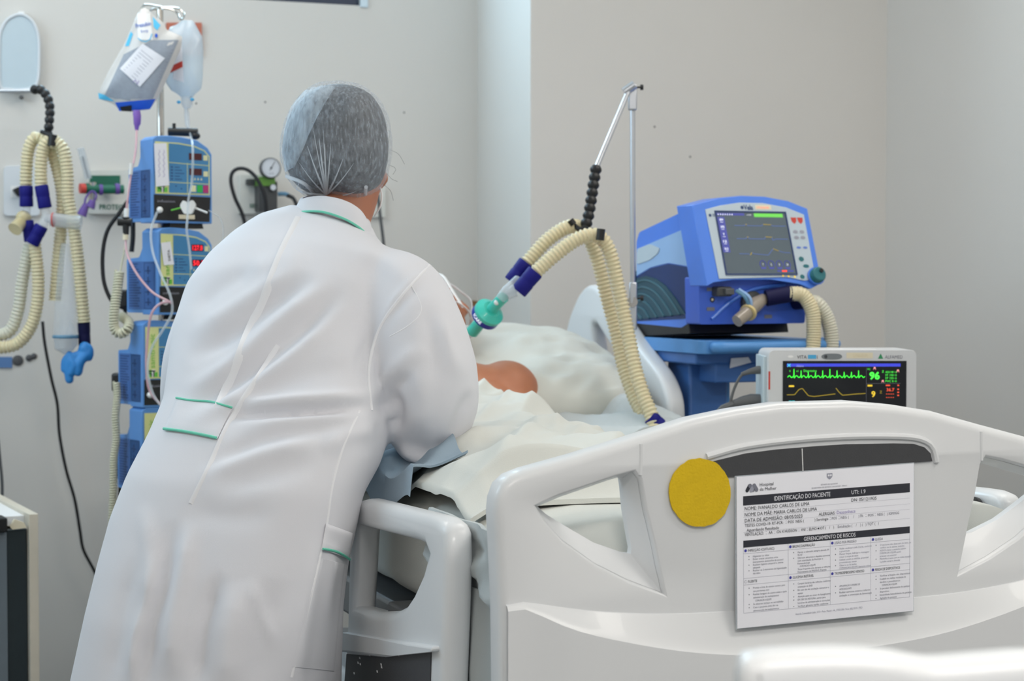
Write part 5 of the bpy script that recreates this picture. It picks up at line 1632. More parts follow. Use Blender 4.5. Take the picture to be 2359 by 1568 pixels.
PM = [pump(421, 514, 4.32, 37, 'topmost blue infusion pump with white paper tape and dark displays', None, 'tape', None),
      pump(428, 724, 4.32, 46, 'second blue infusion pump with lit red digits and small white note', ('127.0', '50.1'), 'dieta', None),
      pump(398, 936, 4.32, 38, 'third blue infusion pump from the top with green vertical lettering', None, 'plain', None),
      pump(396, 1132, 4.32, 38, 'lowest blue infusion pump in the stack, half hidden by the coat', None, 'plain', None)]
# white three-way piece in front of the top pump
t = thing('line_connector', 'white winged connector on the clear line before the top pump', 'connector', P(433, 490, 4.27))
mb = MB(); mb.extrude(roundpoly([(-0.018, 0.016), (-0.010, 0.030), (0.0, 0.022), (0.011, 0.031), (0.019, 0.018), (0.010, -0.003), (-0.008, -0.003)], 0.005), [], xz, -0.008, 0.008); mb.build('wing', 'clip_white', t, bevel=0.003)
MB().tube([(-0.015, 0, 0.012), (-0.04, 0.005, 0.006)], 0.0018, 8).build('port', 'brand_green', t)
MB().tube([(0.015, 0, 0.012), (0.045, 0.0, 0.0)], 0.0022, 8).build('port', 'clip_white', t)

# lines
def line_thing(name, px, Y, r, m, label, cat='tube'):
    return solo(MB().tube(spline([P(p[0], p[1], p[2] if len(p) > 2 else Y) for p in px], 0.008), r, 8), name, m, label, cat)
t = thing('feeding_line', 'thin pink feeding tube running from the pouch to the second pump', 'tube', P(300, 700, 4.26))
MB().tube(spline([P(*p) for p in [(315, 298, 4.35), (312, 350, 4.30), (302, 400, 4.26), (295, 450, 4.25), (291, 485, 4.25)]], 0.008), 0.0026, 8).build('upper_tube', 'pink_tube', t, world=True)
MB().tube([P(303, 376, 4.255), P(301, 402, 4.255)], 0.0075, 10, flat=0.6).build('roller_clamp', 'clip_white', t, world=True)
MB().tube([P(292, 480, 4.25), P(291, 500, 4.25)], 0.006, 10).build('collar', 'clip_white', t, world=True)
MB().tube([P(272, 510, 4.25), P(304, 512, 4.25)], 0.010, 12).build('drop_sensor', 'black', t, world=True)
MB().tube([P(290, 500, 4.25), P(290, 540, 4.25)], [0.009, 0.007], 12).build('chamber', 'black', t, world=True)
MB().tube([P(290, 528, 4.25), P(289, 552, 4.25)], 0.0068, 12).build('chamber_end', 'label_cream', t, world=True)
MB().tube(spline([P(*p) for p in [(289, 550, 4.25), (293, 585, 4.24), (315, 630, 4.22), (350, 672, 4.20), (385, 692, 4.19), (398, 700, 4.19)]], 0.008), 0.0028, 8).build('middle_tube', 'pink_tube', t, world=True)
MB().tube(spline([P(*p) for p in [(396, 694, 4.19), (368, 700, 4.19), (348, 725, 4.19), (340, 780, 4.2), (337, 840, 4.2), (345, 900, 4.2), (378, 940, 4.2)]], 0.008), 0.0030, 8).build('lower_tube', 'pink_tube', t, world=True)
line_thing('drip_line', [(436, 300, 4.40), (444, 340, 4.26), (442, 420, 4.255), (434, 460, 4.255), (432, 500, 4.25), (430, 530, 4.24), (436, 570, 4.24), (441, 620, 4.24)], 4.25, 0.0028, 'clear_tube', 'clear drip line passing in front of the top pump')
line_thing('drip_line', [(362, 488, 4.25), (348, 530, 4.24), (352, 580, 4.23), (370, 630, 4.21), (392, 680, 4.19), (396, 720, 4.19), (375, 760, 4.19), (350, 800, 4.19), (340, 850, 4.19), (352, 905, 4.19), (378, 945, 4.19)], 4.2, 0.003, 'clear_tube', 'clear line looping down in front of the lower pumps')
line_thing('drip_line', [(480, 484, 4.27), (505, 500, 4.28), (514, 525, 4.28), (513, 560, 4.28)], 4.28, 0.0012, 'clear_tube', 'hair-thin clear line curling right of the top pump')
line_thing('sensor_cable', [(300, 455, 4.40), (275, 490, 4.38), (248, 530, 4.38), (237, 580, 4.38), (238, 640, 4.38), (250, 680, 4.38), (266, 700, 4.38), (300, 715, 4.42)], 4.38, 0.0052, 'black', 'thick black cable bulging left of the pumps', 'cable')
line_thing('stand_cable', [(306, 508, 4.40), (306, 545, 4.40), (303, 580, 4.40)], 4.40, 0.006, 'black', 'short dark rod between the two upper pumps', 'cable')
cc = coil([P(*p) for p in [(275, 625, 4.30), (271, 660, 4.29), (263, 720, 4.28), (263, 755, 4.28), (275, 768, 4.28), (293, 760, 4.28), (296, 742, 4.3), (280, 728, 4.32)]], 0.0095, 0.0030, 0.0065)
solo(cc, 'coiled_cord', 'cord_cream', 'cream coiled cord hanging in a loop beside the second pump', 'coiled cord', smooth=60)
line_thing('cord_lead', [(290, 552, 4.30), (284, 590, 4.30), (277, 626, 4.30)], 4.3, 0.0022, 'cord_cream', 'straight cream lead above the looped coiled cord', 'cord')
cc = coil([P(*p) for p in [(268, 880, 4.34), (270, 915, 4.33), (266, 960, 4.32), (268, 1010, 4.32), (262, 1060, 4.32), (261, 1130, 4.32), (258, 1200, 4.32), (258, 1235, 4.32)]], 0.0070, 0.0028, 0.0060)
solo(cc, 'coiled_cord', 'cord_cream', 'long cream coiled cord hanging straight beside the lowest pump', 'coiled cord', smooth=60)
for (u, v, i) in ((285, 688, 0), (273, 880, 1), (272, 1075, 2)):
    t = thing('pump_plug', ['black plug at the rear of the second pump', 'black plug at the rear of the third pump', 'black plug at the rear of the lowest pump'][i], 'plug', P(u, v, 4.40))
    MB().box((0, 0, 0), (0.03, 0.03, 0.045)).build('plug_body', 'black', t, bevel=0.006)
    MB().tube([(0, 0, -0.02), (0.004, 0.02, -0.05)], 0.004, 8).build('strain_relief', 'black', t)
line_thing('floor_cable', [(277, 1120, 4.42), (274, 1180, 4.42), (272, 1300, 4.42)], 4.42, 0.0045, 'black', 'black cable below the lowest pump beside the coat', 'cable')

# ================================================================== ventilator on its cart
VPS = math.radians(23)
FLc = P(1612, 747, 4.05)
vx = Vector((math.cos(VPS), math.sin(VPS), 0)); vy = Vector((-math.sin(VPS), math.cos(VPS), 0))
VO = FLc + vx * 0.147
vent = thing('ventilator', 'bright blue bedside ventilator with tilted grey screen on a cart', 'ventilator', VO, VPS)
# lower front
MB().extrude(roundpoly([(-0.147, 0.0), (0.125, 0.0), (0.132, 0.105), (-0.150, 0.105)], 0.006), [], xz, 0.0, 0.065).build('lower_body', 'vent_blue_deep', vent, bevel=0.005, seg=3)
# tilted bezel
TT = math.tan(math.radians(20))
def bz(x, z, d): return (x, -0.035 + (z - 0.09) * TT + d, z)
bez = [(-0.151, 0.085), (-0.135, 0.092), (-0.08, 0.099), (0.02, 0.099), (0.085, 0.090), (0.115, 0.078), (0.140, 0.088), (0.148, 0.13), (0.148, 0.262), (0.10, 0.279), (0.04, 0.288), (-0.02, 0.289), (-0.08, 0.283), (-0.151, 0.266)]
MB().extrude(bez, [], bz, 0.0, 0.075).build('bezel', 'vent_blue', vent, bevel=0.007, seg=3)
fp = [(-0.117, 0.101), (0.06, 0.105), (0.10, 0.097), (0.128, 0.100), (0.133, 0.13), (0.134, 0.248), (0.09, 0.264), (0.03, 0.273), (-0.03, 0.273), (-0.08, 0.266), (-0.121, 0.256)]
MB().extrude(fp, [], bz, -0.0025, 0.0).build('faceplate', 'vent_grey', vent, bevel=0.001)
sx0, sx1, sz0, sz1 = -0.096, 0.083, 0.113, 0.251
MB().extrude([(sx0 - .003, sz0 - .003), (sx1 + .003, sz0 - .003), (sx1 + .003, sz1 + .003), (sx0 - .003, sz1 + .003)], [[(sx0, sz0), (sx1, sz0), (sx1, sz1), (sx0, sz1)]], bz, -0.005, -0.002).build('screen_frame', 'vent_navy', vent)
MB().extrude([(sx0, sz0), (sx1, sz0), (sx1, sz1), (sx0, sz1)], [], bz, -0.0034, -0.002).build('screen', 'screen_grey', vent)
pn = Panel(lambda x, y, e: bz(sx0 + x * (sx1 - sx0), sz0 + y * (sz1 - sz0), -0.0035 - e), ('g_indigo', 'g_white', 'g_line', 'g_olive'))
_ln = pn.line
def _line(key, pts, w, z=0.0006):
    q = Panel(pn.fn); q.line(key, pts, w, z); pn.mb['%s|%d' % (key, len(pn.mb))] = q.mb[key]
    return pn
pn.line = _line
pn.rect('g_lime', 0.54, 0.925, 0.96, 0.985)
pn.rect('g_indigo', 0.0, 0.945, 0.40, 0.985)
pn.rect('g_indigo', 0.005, 0.34, 0.105, 0.92)
for i, s in enumerate(('694', '595', '9', '12', '16.3')):
    pn.text('g_white', s, 0.055, 0.855 - i * 0.118, 0.038, w=0.05 if len(s) > 1 else 0.016, align='c', bold=0.02)
    pn.rect('g_white', 0.035, 0.83 - i * 0.118, 0.075, 0.836 - i * 0.118, 0.0007)
for y0, pts in ((0.78, [(0.23, 0), (0.37, 0), (0.39, 0.02), (0.41, 0.02), (0.42, 0), (0.62, 0), (0.65, 0.025), (0.76, 0.02), (0.79, 0), (0.97, 0)]),
                (0.565, [(0.23, 0), (0.36, 0), (0.38, 0.03), (0.40, 0.03), (0.41, 0), (0.63, 0), (0.65, 0.035), (0.74, 0.03), (0.75, -0.02), (0.80, 0), (0.97, 0)]),
                (0.32, [(0.23, 0), (0.36, 0), (0.38, -0.02), (0.41, 0.02), (0.44, 0), (0.64, -0.02), (0.73, 0.085), (0.80, 0.05), (0.88, 0.025), (0.97, 0.02)])):
    P_ = [(x, y0 + y) for x, y in pts]
    pn.line('g_line', P_, 0.008)
    pn.line('g_olive', P_[2:4], 0.009, 0.0008); pn.line('g_olive', P_[6:8], 0.009, 0.0008)
for i, s in enumerate(('7', '5', '3', '20')):
    cx, cy = 0.54 + i * 0.118, 0.15
    pn.line('g_indigo', [(cx + 0.042 * math.cos(a), cy + 0.06 * math.sin(a)) for a in [math.radians(-35 + 250 * k / 16) for k in range(17)]], 0.012)
    pn.text('g_white', s, cx, cy - 0.02, 0.035, align='c', w=0.012 * len(s)); pn.rect('g_indigo', cx - 0.035, cy - 0.075, cx + 0.035, cy - 0.045)
pn.rect('g_red', 0.80, 0.030, 0.87, 0.055); pn.rect('g_indigo', 0.73, 0.030, 0.79, 0.055); pn.rect('g_indigo', 0.88, 0.030, 0.97, 0.055)
for i in range(7): pn.rect('g_white', 0.02 + i * 0.033, 0.95, 0.032 + i * 0.033, 0.97, 0.0007)
pn.text('g_white', '10:25', 0.44, 0.948, 0.02)
pn.build(vent, {'g_lime': 'alarm_bar', 'g_indigo': 'screen_field', 'g_white': 'screen_value', 'g_line': 'waveform', 'g_olive': 'waveform_peak', 'g_red': 'screen_flag'})
# faceplate prints and keys
fpn = lambda x, y, e: bz(x, y, -0.0026 - e)
pn = Panel(fpn, ('red_knob', 'ink_faint', 'g_line', 'knob_teal', 'g_yellow', 'pump_ink'))
for dx in (0, 0.017): pn.poly('red_knob', [(0.096 + dx, 0.241), (0.111 + dx, 0.241), (0.110 + dx, 0.232), (0.104 + dx, 0.226), (0.098 + dx, 0.231)][::1])
for r in range(2):
    for c in range(2): pn.disc('ink_faint', 0.102 + c * 0.017, 0.208 - r * 0.013, 0.0065, ry=0.004)
for c in range(2): pn.disc('g_line', 0.103 + c * 0.017, 0.172, 0.006, ry=0.0028)
pn.disc('knob_teal', 0.104, 0.146, 0.0068, ry=0.0055); pn.disc('knob_teal', 0.113, 0.130, 0.008, ry=0.004); pn.disc('knob_teal', 0.098, 0.106, 0.006, ry=0.005)
for i, x in enumerate((0.048, 0.062, 0.078)): pn.disc('g_yellow', x, 0.108 - i * 0.001, 0.0022)
pn.rect('label_cream', 0.008, 0.258, 0.050, 0.2685); pn.text('g_orange', '1715.4130', 0.013, 0.2605, 0.004, w=0.03, z=0.001)
pn.text('pump_ink', 'Vela', -0.022, 0.257, 0.011, w=0.024, bold=0.03); pn.disc('pump_ink', -0.026, 0.262, 0.004)
pn.disc('pump_ink', -0.112, 0.243, 0.0035); pn.rect('pump_ink', -0.106, 0.241, -0.098, 0.2425); pn.rect('pump_ink', -0.106, 0.2445, -0.098, 0.246)
pn.build(vent, {'red_knob': 'alarm_key', 'ink_faint': 'soft_key', 'g_line': 'blue_key', 'knob_teal': 'teal_key', 'g_yellow': 'status_light', 'label_cream': 'asset_label', 'g_orange': 'asset_number', 'pump_ink': 'maker_logo'})
kb = Vector(bz(0.131, 0.106, -0.004)); kn = Vector((0, -math.cos(math.radians(20)), math.sin(math.radians(20))))
MB().lathe([(0, 0), (0.020, 0), (0.021, 0.006), (0, 0.006)], kb, kn, 28).build('knob_ring', 'vent_blue', vent)
MB().lathe([(0, 0), (0.0175, 0), (0.0175, 0.012), (0.0155, 0.016), (0, 0.0165)], kb + kn * 0.005, kn, 28).build('dial_knob', 'knob_teal', vent, bevel=0.001)
MB().lathe([(0, 0), (0.005, 0), (0.005, 0.001), (0, 0.001)], kb + kn * 0.0213 + Vector((0.004, 0, 0.007)), kn, 14).build('dial_dimple', 'black', vent)
# rear housing with side panels
MB().extrude(roundpoly([(0.04, 0.01), (0.05, 0.262), (0.31, 0.212), (0.325, 0.19), (0.325, -0.005), (0.10, -0.01)], 0.008), [], yz, -0.140, 0.125).build('rear_housing', 'vent_blue', vent, bevel=0.006, seg=3)
MB().extrude([(0.06, -0.022), (0.07, 0.012), (0.33, 0.0), (0.33, -0.036)], [], yz, -0.139, 0.12).build('base', 'black', vent, bevel=0.002)
def side(poly, e0, e1, name, m, bevel=0.0): MB().extrude(poly, [], yz, e1, e0).build(name, m, vent, bevel=bevel, smooth=40)
side([(0.052, 0.220), (0.32, 0.172), (0.322, 0.108), (0.25, 0.128), (0.16, 0.138), (0.048, 0.128)], -0.139, -0.1415, 'side_upper', 'vent_pale')
side([(0.048, 0.126), (0.16, 0.136), (0.25, 0.126), (0.322, 0.106), (0.322, 0.0), (0.06, 0.012)], -0.139, -0.1412, 'side_lower', 'vent_navy')
side(roundpoly([(0.20, 0.172), (0.25, 0.183), (0.315, 0.172), (0.318, 0.135), (0.25, 0.145), (0.21, 0.160)], 0.012), -0.1415, -0.1435, 'grip_inset', 'vent_grey', 0.001)
gr = [(0.318, 0.102), (0.27, 0.108), (0.22, 0.102), (0.17, 0.085), (0.12, 0.055), (0.075, 0.022), (0.318, 0.004)]
side(gr, -0.1412, -0.1435, 'grille', 'vent_teal')
for k in range(6):
    s_ = 0.90 - k * 0.155
    pts = [(0.318 - (0.318 - a) * s_, 0.004 + (b - 0.004) * s_ ** 1.0) for a, b in gr[:6]]
    MB().tube(spline([Vector((-0.1438, a, b)) for a, b in pts], 0.01), 0.0026, 8).build('grille_rib', 'vent_rib', vent)
MB().tube([(-0.141, 0.33, 0.12), (-0.141, 0.335, 0.02)], 0.006, 8).build('rear_cable_hook', 'black', vent)
# connectors on the lower front
vf = lambda x, y, e: (x, -e, y)
MB().box((-0.098, -0.012, 0.073), (0.038, 0.03, 0.022)).build('socket', 'dark_grey', vent, bevel=0.004)
MB().box((-0.090, -0.03, 0.073), (0.022, 0.012, 0.014)).build('socket_plug', 'cable_grey', vent, bevel=0.002)
pn = Panel(vf, ('ink_soft',))
pn.disc('ink', -0.116, 0.055, 0.006, 0.001).disc('label_cream', -0.116, 0.055, 0.003, 0.0016)
for (x, y) in ((-0.120, 0.078), (-0.120, 0.034), (0.028, 0.016), (0.102, 0.066)): pn.rect('ink_soft', x - 0.010, y - 0.004, x + 0.010, y + 0.004, 0.001)
pn.build(vent, {'ink': 'small_port', 'label_cream': 'small_port_core', 'ink_soft': 'port_label'})
MB().tube(spline([Vector((-0.148 + 0.03, -0.001, 0.012)), Vector((-0.07, -0.003, 0.05)), Vector((-0.01, -0.003, 0.078)), Vector((0.07, -0.003, 0.088))], 0.008), 0.0045, 8).build('trim_curve', 'vent_blue', vent)
pc = Vector((-0.018, 0.0, 0.048))
MB().lathe([(0, 0), (0.026, 0), (0.026, 0.012), (0.020, 0.016), (0, 0.016)], pc, (0, -1, 0), 24).build('valve_port', 'dark_grey', vent)
MB().tube([pc + Vector((0.022, -0.02, 0.008)), pc + Vector((-0.01, -0.035, -0.005)), pc + Vector((-0.045, -0.05, -0.028)), pc + Vector((-0.066, -0.055, -0.040))], [0.013, 0.018, 0.015, 0.014], 16).build('exhalation_valve', 'valve_glass', vent)
MB().tube([pc + Vector((-0.030, -0.045, -0.020)), pc + Vector((-0.035, -0.048, -0.023))], 0.0195, 16).build('valve_ring', 'amber', vent)
MB().tube(spline([Vector((-0.075, -0.035, 0.075)), Vector((-0.06, -0.05, 0.06)), Vector((-0.048, -0.05, 0.035))], 0.005), 0.004, 8).build('sensor_tube', 'hose_blue', vent)
MB().tube(spline([Vector((-0.068, -0.035, 0.078)), Vector((-0.052, -0.055, 0.060)), Vector((-0.044, -0.05, 0.035))], 0.005), 0.0035, 8).build('sensor_tube', 'vent_pale', vent)
# hoses of the patient circuit leaving the machine
circ = thing('patient_circuit', 'cream breathing hoses joining the ventilator to the patient', 'breathing hose', P(1480, 975, 3.95))
def vw(x, y, z): return VO + vx * x + vy * y + Z * z
a = vw(0.006, -0.028, 0.058); b = vw(0.062, -0.045, 0.068)
MB().tube([a, b], 0.0185, 18).build('cuff', 'cuff_dark', circ, world=True)
hose([b - vx * 0.008, vw(0.085, -0.055, 0.064), vw(0.103, -0.065, 0.030), vw(0.106, -0.068, -0.02), vw(0.10, -0.07, -0.08), vw(0.09, -0.07, -0.16)], 0.0165, 0.006, 0.05).build('hose', 'hose', circ, world=True, smooth=60)
MB().tube([vw(0.100, 0.0, 0.048), vw(0.108, -0.03, 0.050)], 0.017, 18).build('cuff', 'cuff_dark', circ, world=True)
hose([vw(0.108, -0.025, 0.05), vw(0.128, -0.045, 0.046), vw(0.150, -0.055, 0.010), vw(0.158, -0.06, -0.04), vw(0.152, -0.06, -0.10), vw(0.14, -0.06, -0.16)], 0.0165, 0.006, 0.05).build('hose', 'hose_grey', circ, world=True, smooth=60)
cuffP = [((1178, 650), (1213, 604), 3.97), ((1194, 672), (1234, 625), 3.93)]
for (a, b, Y) in cuffP: cuff((a[0], a[1], Y), (b[0], b[1], Y), 0.0185, circ, Y=Y)
add_hose([(1208, 612, 3.97), (1262, 552, 3.98), (1315, 521, 4.0), (1348, 536, 4.03), (1374, 590, 4.04), (1400, 690, 4.04), (1420, 765, 4.03), (1436, 840, 4.01), (1460, 910, 3.98), (1488, 972, 3.94), (1500, 1040, 3.90)], 4.0, circ, 'hose', 0.0148)
add_hose([(1228, 632, 3.93), (1285, 582, 3.94), (1335, 548, 3.95), (1375, 543, 3.96), (1404, 578, 3.97), (1428, 680, 3.97), (1446, 765, 3.96), (1461, 840, 3.94), (1480, 905, 3.92), (1503, 965, 3.90), (1515, 1040, 3.88)], 3.95, circ, 'hose', 0.0148)
cuff((1497, 960, 3.90), (1525, 985, 3.90), 0.017, circ, 'cuff')
mb = MB(); mb.tube([P(1196, 648, 3.95), P(1168, 672, 3.93), P(1152, 690, 3.93)], [0.0155, 0.014, 0.0115], 16); mb.tube([P(1188, 668, 3.93), P(1168, 676, 3.93)], 0.0145, 16)
mb.build('y_connector', 'clear_tube', circ, world=True)
# heat and moisture filter
fa, fb_ = P(1160, 684, 3.93), P(1088, 764, 4.02)
fx = (fb_ - fa).normalized()
flt = thing('breathing_filter', 'teal disc breathing filter with dark blue lettered band', 'filter', P(1105, 760, 4.0))
fc_ = P(1124, 722, 3.975)
MB().tube([fa, fa.lerp(fc_, 0.9)], 0.0125, 20).build('inlet', 'teal', flt, world=True)
MB().lathe([(0, -0.018), (0.020, -0.018), (0.030, -0.010), (0.0335, -0.008), (0.0335, 0.0), (0.0315, 0.001), (0.0315, 0.014), (0.024, 0.019), (0, 0.019)], fc_, fx, 36).build('disc', 'teal', flt, world=True)
MB().lathe([(0.0312, 0.001), (0.0330, 0.001), (0.0330, 0.014), (0.0312, 0.014)], fc_, fx, 36).build('band', 'band', flt, world=True)
MB().tube([fc_, fb_], [0.013, 0.0145], 20).build('outlet', 'teal', flt, world=True)
MB().ball(fa.lerp(fc_, 0.32) + Vector((-0.004, -0.012, 0.0)), (0.006, 0.005, 0.006), None, 12, 8).build('port_cap', 'clip_white', flt, world=True)
# lettering round the band
sdir = (Vector((0, -1, 0)) - fx * fx.dot(Vector((0, -1, 0)))).normalized(); tdir = fx.cross(sdir)
if tdir.x < 0: tdir = -tdir
pn = Panel(lambda x, y, e: fc_ + fx * (0.0045 - y + 0.004) + (sdir * math.cos(x / 0.033) + tdir * math.sin(x / 0.033)) * (0.0331 + e))
pn.text('g_white', 'ICARE', -0.010, 0.0, 0.008, w=0.026, align='c', bold=0.03); pn.build(flt, {'g_white': 'lettering'}, world=True)
mb = MB(); mb.tube(spline([fb_ - fx * 0.006, P(1072, 780, 4.04), P(1058, 790, 4.06), headp(0.0, 0.075, -0.065)], 0.006), 0.0085, 14); mb.build('tracheal_tube', 'clear_tube', circ, world=True)

# support arm of the ventilator hoses
arm = thing('hose_support_arm', 'aluminium hose arm with black segmented neck clamped to the ventilator cart', 'support arm', P(1457, 720, 4.12), AX)
AY = 4.12
MB().tube([P(1457, 205, AY), P(1458, 660, AY)], 0.0062, 14).build('pole', 'alu', arm, world=True)
def ablk(u0, v0, u1, v1, Y, dy, name, m='alu'):
    a, b = P(u0, v0, Y), P(u1, v1, Y)
    MB().box(((a.x + b.x) / 2, Y, (a.z + b.z) / 2), (abs(b.x - a.x), dy, abs(b.z - a.z))).build(name, m, arm, world=True, bevel=0.003)
ablk(1447, 195, 1467, 254, AY - .004, 0.026, 'top_joint'); ablk(1449, 650, 1467, 700, AY - .004, 0.024, 'lower_joint')
MB().tube([P(1437, 212, AY - .02), P(1462, 195, AY - .02)], 0.010, 12).build('joint_cap', 'alu', arm, world=True)
MB().cyl(P(1457, 695, AY - .016), P(1457, 695, AY + .012), 0.012, n=20).build('pivot', 'chrome', arm, world=True)
ablk(1449, 700, 1467, 760, AY, 0.018, 'lower_bar')
for (u, v) in ((1467, 201), (1467, 687)):
    MB().tube([P(u - 4, v, AY - .01), P(u + 12, v, AY - .01)], 0.0022, 8).tube([P(u + 8, v, AY - .01), P(u + 15, v, AY - .01)], 0.0062, 12).build('thumb_screw', 'black', arm, world=True)
MB().tube([P(1450, 205, AY - .02), P(1373, 388, 4.03)], 0.0058, 14).build('boom', 'alu', arm, world=True)
neck([P(1374, 382, 4.03), P(1368, 420, 4.02), P(1362, 460, 4.01), P(1356, 495, 4.0), P(1349, 522, 3.99)], 0.0125, 'flexible_neck', arm)
mb = MB(); mb.tube(spline([P(1318, 512, 4.0), P(1335, 528, 3.985), P(1355, 527, 3.98), P(1384, 540, 3.955)], 0.006), 0.0055, 8); mb.build('hose_clip', 'black', arm, world=True)
MB().tube([P(1314, 506, 3.985), P(1322, 517, 3.985)], 0.007, 10).build('clip_end', 'black', arm, world=True)
MB().tube([P(1385, 527, 3.94), P(1382, 553, 3.94)], 0.0092, 12).build('clip_end', 'black', arm, world=True)

# cart
cart = thing('ventilator_cart', 'blue ventilator cart with tray, front handle and square column', 'cart', Vector((VO.x, VO.y, 0)) + vy * 0.17, VPS)
zt = VO.z - 0.036
tz = zt - wmat(cart).translation.z
MB().extrude(roundpoly([(-0.147, -0.18), (0.165, -0.18), (0.165, 0.19), (-0.147, 0.19)], 0.02), [], xy, tz - 0.030, tz).build('tray', 'cart_blue', cart, bevel=0.005, seg=2)
MB().extrude([(-0.14, -0.14), (0.15, -0.14), (0.15, 0.18), (-0.14, 0.18)], [], xy, tz - 0.055, tz - 0.029).build('tray_base', 'cart_deep', cart, bevel=0.004)
MB().tube(spline([Vector((-0.115, -0.17, tz - 0.015)), Vector((-0.11, -0.215, tz - 0.014)), Vector((0.0, -0.222, tz - 0.014)), Vector((0.15, -0.222, tz - 0.012)), Vector((0.185, -0.20, tz - 0.010)), Vector((0.19, -0.12, tz - 0.010))], 0.01), 0.0125, 14).build('handle', 'cart_blue', cart)
MB().box((-0.065, -0.01, tz / 2 + 0.05), (0.10, 0.11, tz - 0.155)).build('column', 'cart_deep', cart, bevel=0.006)
MB().box((-0.010, -0.012, tz / 2 + 0.05), (0.012, 0.09, tz - 0.16)).build('column_trim', 'cart_blue', cart, bevel=0.003)
MB().box((-0.03, -0.06, tz - 0.075), (0.12, 0.16, 0.045)).build('column_head', 'cart_deep', cart, bevel=0.004)
MB().box((-0.03, 0.0, 0.10), (0.42, 0.44, 0.05)).build('foot_plate', 'cart_deep', cart, bevel=0.01)
for sx in (-1, 1):
    for sy in (-1, 1):
        x, y = -0.03 + sx * 0.18, sy * 0.19
        MB().cyl((x - .012, y, 0.04), (x + .012, y, 0.04), 0.04, n=18).build('caster', 'black', cart)
mb = MB(); mb.box((0.01, -0.2335, tz + 0.004), (0.06, 0.001, 0.0)); 
pn = Panel(lambda x, y, e: (x, -0.1425 - 0.0405 - e, tz - 0.02 + y))
MB().extrude([(-0.055, -0.064), (0.0, -0.052), (-0.008, -0.040), (-0.052, -0.042)], [], lambda a, b, d: (a, -0.1425 + d, tz + b), -0.003, 0.0).build('torn_label', 'paper', cart, smooth=0)
solo(MB().tube(spline([P(1553, 815, 4.3), P(1549, 850, 4.3), P(1545, 880, 4.3), P(1548, 930, 4.3), P(1550, 1000, 4.3)], 0.01), 0.0045, 8), 'cart_cable', 'black', 'black cable hanging under the ventilator tray', 'cable')

# ================================================================== patient monitor
MYY = 3.72
mo = P(1770, 806, MYY); mo2 = P(2112, 804, MYY)
MW = mo2.x - mo.x; MHT = 0.255
mon = thing('patient_monitor', 'grey patient monitor showing green heart trace behind the foot board', 'patient monitor', Vector(((mo.x + mo2.x) / 2, MYY, mo.z - MHT)), math.radians(1.0))
MB().extrude(rrect(MW, MHT, 0.012, 5, (0, MHT / 2)), [], xz, 0.0, 0.135).build('shell', 'monitor_shell', mon, bevel=0.005, seg=3)
k_ = MYY / F
def mx_(u): return (u - (1770 + 2112) / 2) * k_
def mz_(v): return MHT - (v - 805) * k_
scr = (mx_(1803), mx_(2089), mz_(830) - 0.185, mz_(830))
MB().extrude([(scr[0], scr[2]), (scr[1], scr[2]), (scr[1], scr[3]), (scr[0], scr[3])], [], xz, -0.0015, 0.002).build('screen', 'screen_black', mon, smooth=0)
pn = Panel(lambda u, v, e: (mx_(u), -0.0016 - e, mz_(v)))
pn.rect('g_blue', 1812, 843, 2075, 836)
ptext(pn, 'g_white', 'Adulto', 1834, 843.5, 5, w=17); pn.line('g_cyan', [(1814, 837), (1820, 843)], 1.5).line('g_cyan', [(1820, 837), (1814, 843)], 1.5)
ecg = []
x = 1814.0
while x < 1995:
    ecg += [(x, 866), (x + 3, 869), (x + 5, 865), (x + 8, 866), (x + 10, 861), (x + 11.5, 868), (x + 14, 864)]
    x += 16.8
spk = []
xs = 1828.0
pts = []
for i in range(int((1993 - 1814) * 2)):
    u = 1814 + i / 2
    ph = ((u - 1828) % 16.6) / 16.6
    y = 866 + 2.2 * math.sin(ph * 6.28 * 1.5 + 1.0)
    if ph < 0.06: y = 866 - 17 * (1 - abs(ph - 0.03) / 0.03)
    elif ph < 0.10: y = 869
    pts.append((u, y))
pn.line('g_green', pts, 1.5)
pts = []
for u in range(1813, 1925, 3):
    t_ = np.interp(u, [1813, 1830, 1840, 1848, 1862, 1875, 1924], [908, 908, 896, 893, 910, 912, 906]); pts.append((u, float(t_)))
pn.line('g_olive', pts, 1.6)
pn.line('g_olive', [(1926, 893), (1933, 902), (1941, 909), (1955, 908), (1975, 906), (1994, 905)], 1.6)
ptext(pn, 'g_green', '96', 2003, 872, 16, w=24, bold=0.04); ptext(pn, 'g_yellow', '9', 2008, 913, 13, bold=0.03); ptext(pn, 'g_orange', '36.7', 2043, 900, 7, w=18, bold=0.02)
ptext(pn, 'g_green', 'FC', 1999, 851, 4); ptext(pn, 'g_green', 'Diagnóstico', 1851, 855, 5, w=30)
ptext(pn, 'g_green', 'II', 1818, 855, 4); ptext(pn, 'g_green', 'x1', 1834, 855, 4)
for i in range(4): ptext(pn, 'g_green', ('ADU 80', 'ST 150', 'ST 150', 'PVC 0')[i], 2040, 858 + i * 7, 4.5, w=19)
for i in range(4): ptext(pn, 'g_green', '15', 2062, 858 + i * 7, 4)
pn.rect('g_yellow', 1817, 890, 1829, 886); pn.rect('g_yellow', 1999, 889, 2010, 885); ptext(pn, 'g_olive', 'Z', 2027, 905, 6); ptext(pn, 'g_green', 'Z', 2032, 857, 5)
pn.rect('g_orange', 2041, 888, 2051, 885)
for v in (907, 915):
    for k in range(4): pn.rect('g_orange', 2042 + k * 5, v, 2045 + k * 5, v - 1.4)
for v in (888, 897, 904, 911): pn.rect('g_orange', 2068, v, 2072, v - 3)
for (u, v) in ((2015, 848), (2034, 878), (2069, 854)): pn.poly('g_pink', [(u - 3, v + 3), (u, v - 1), (u + 3, v + 3), (u + 2, v - 4), (u - 2, v - 4)])
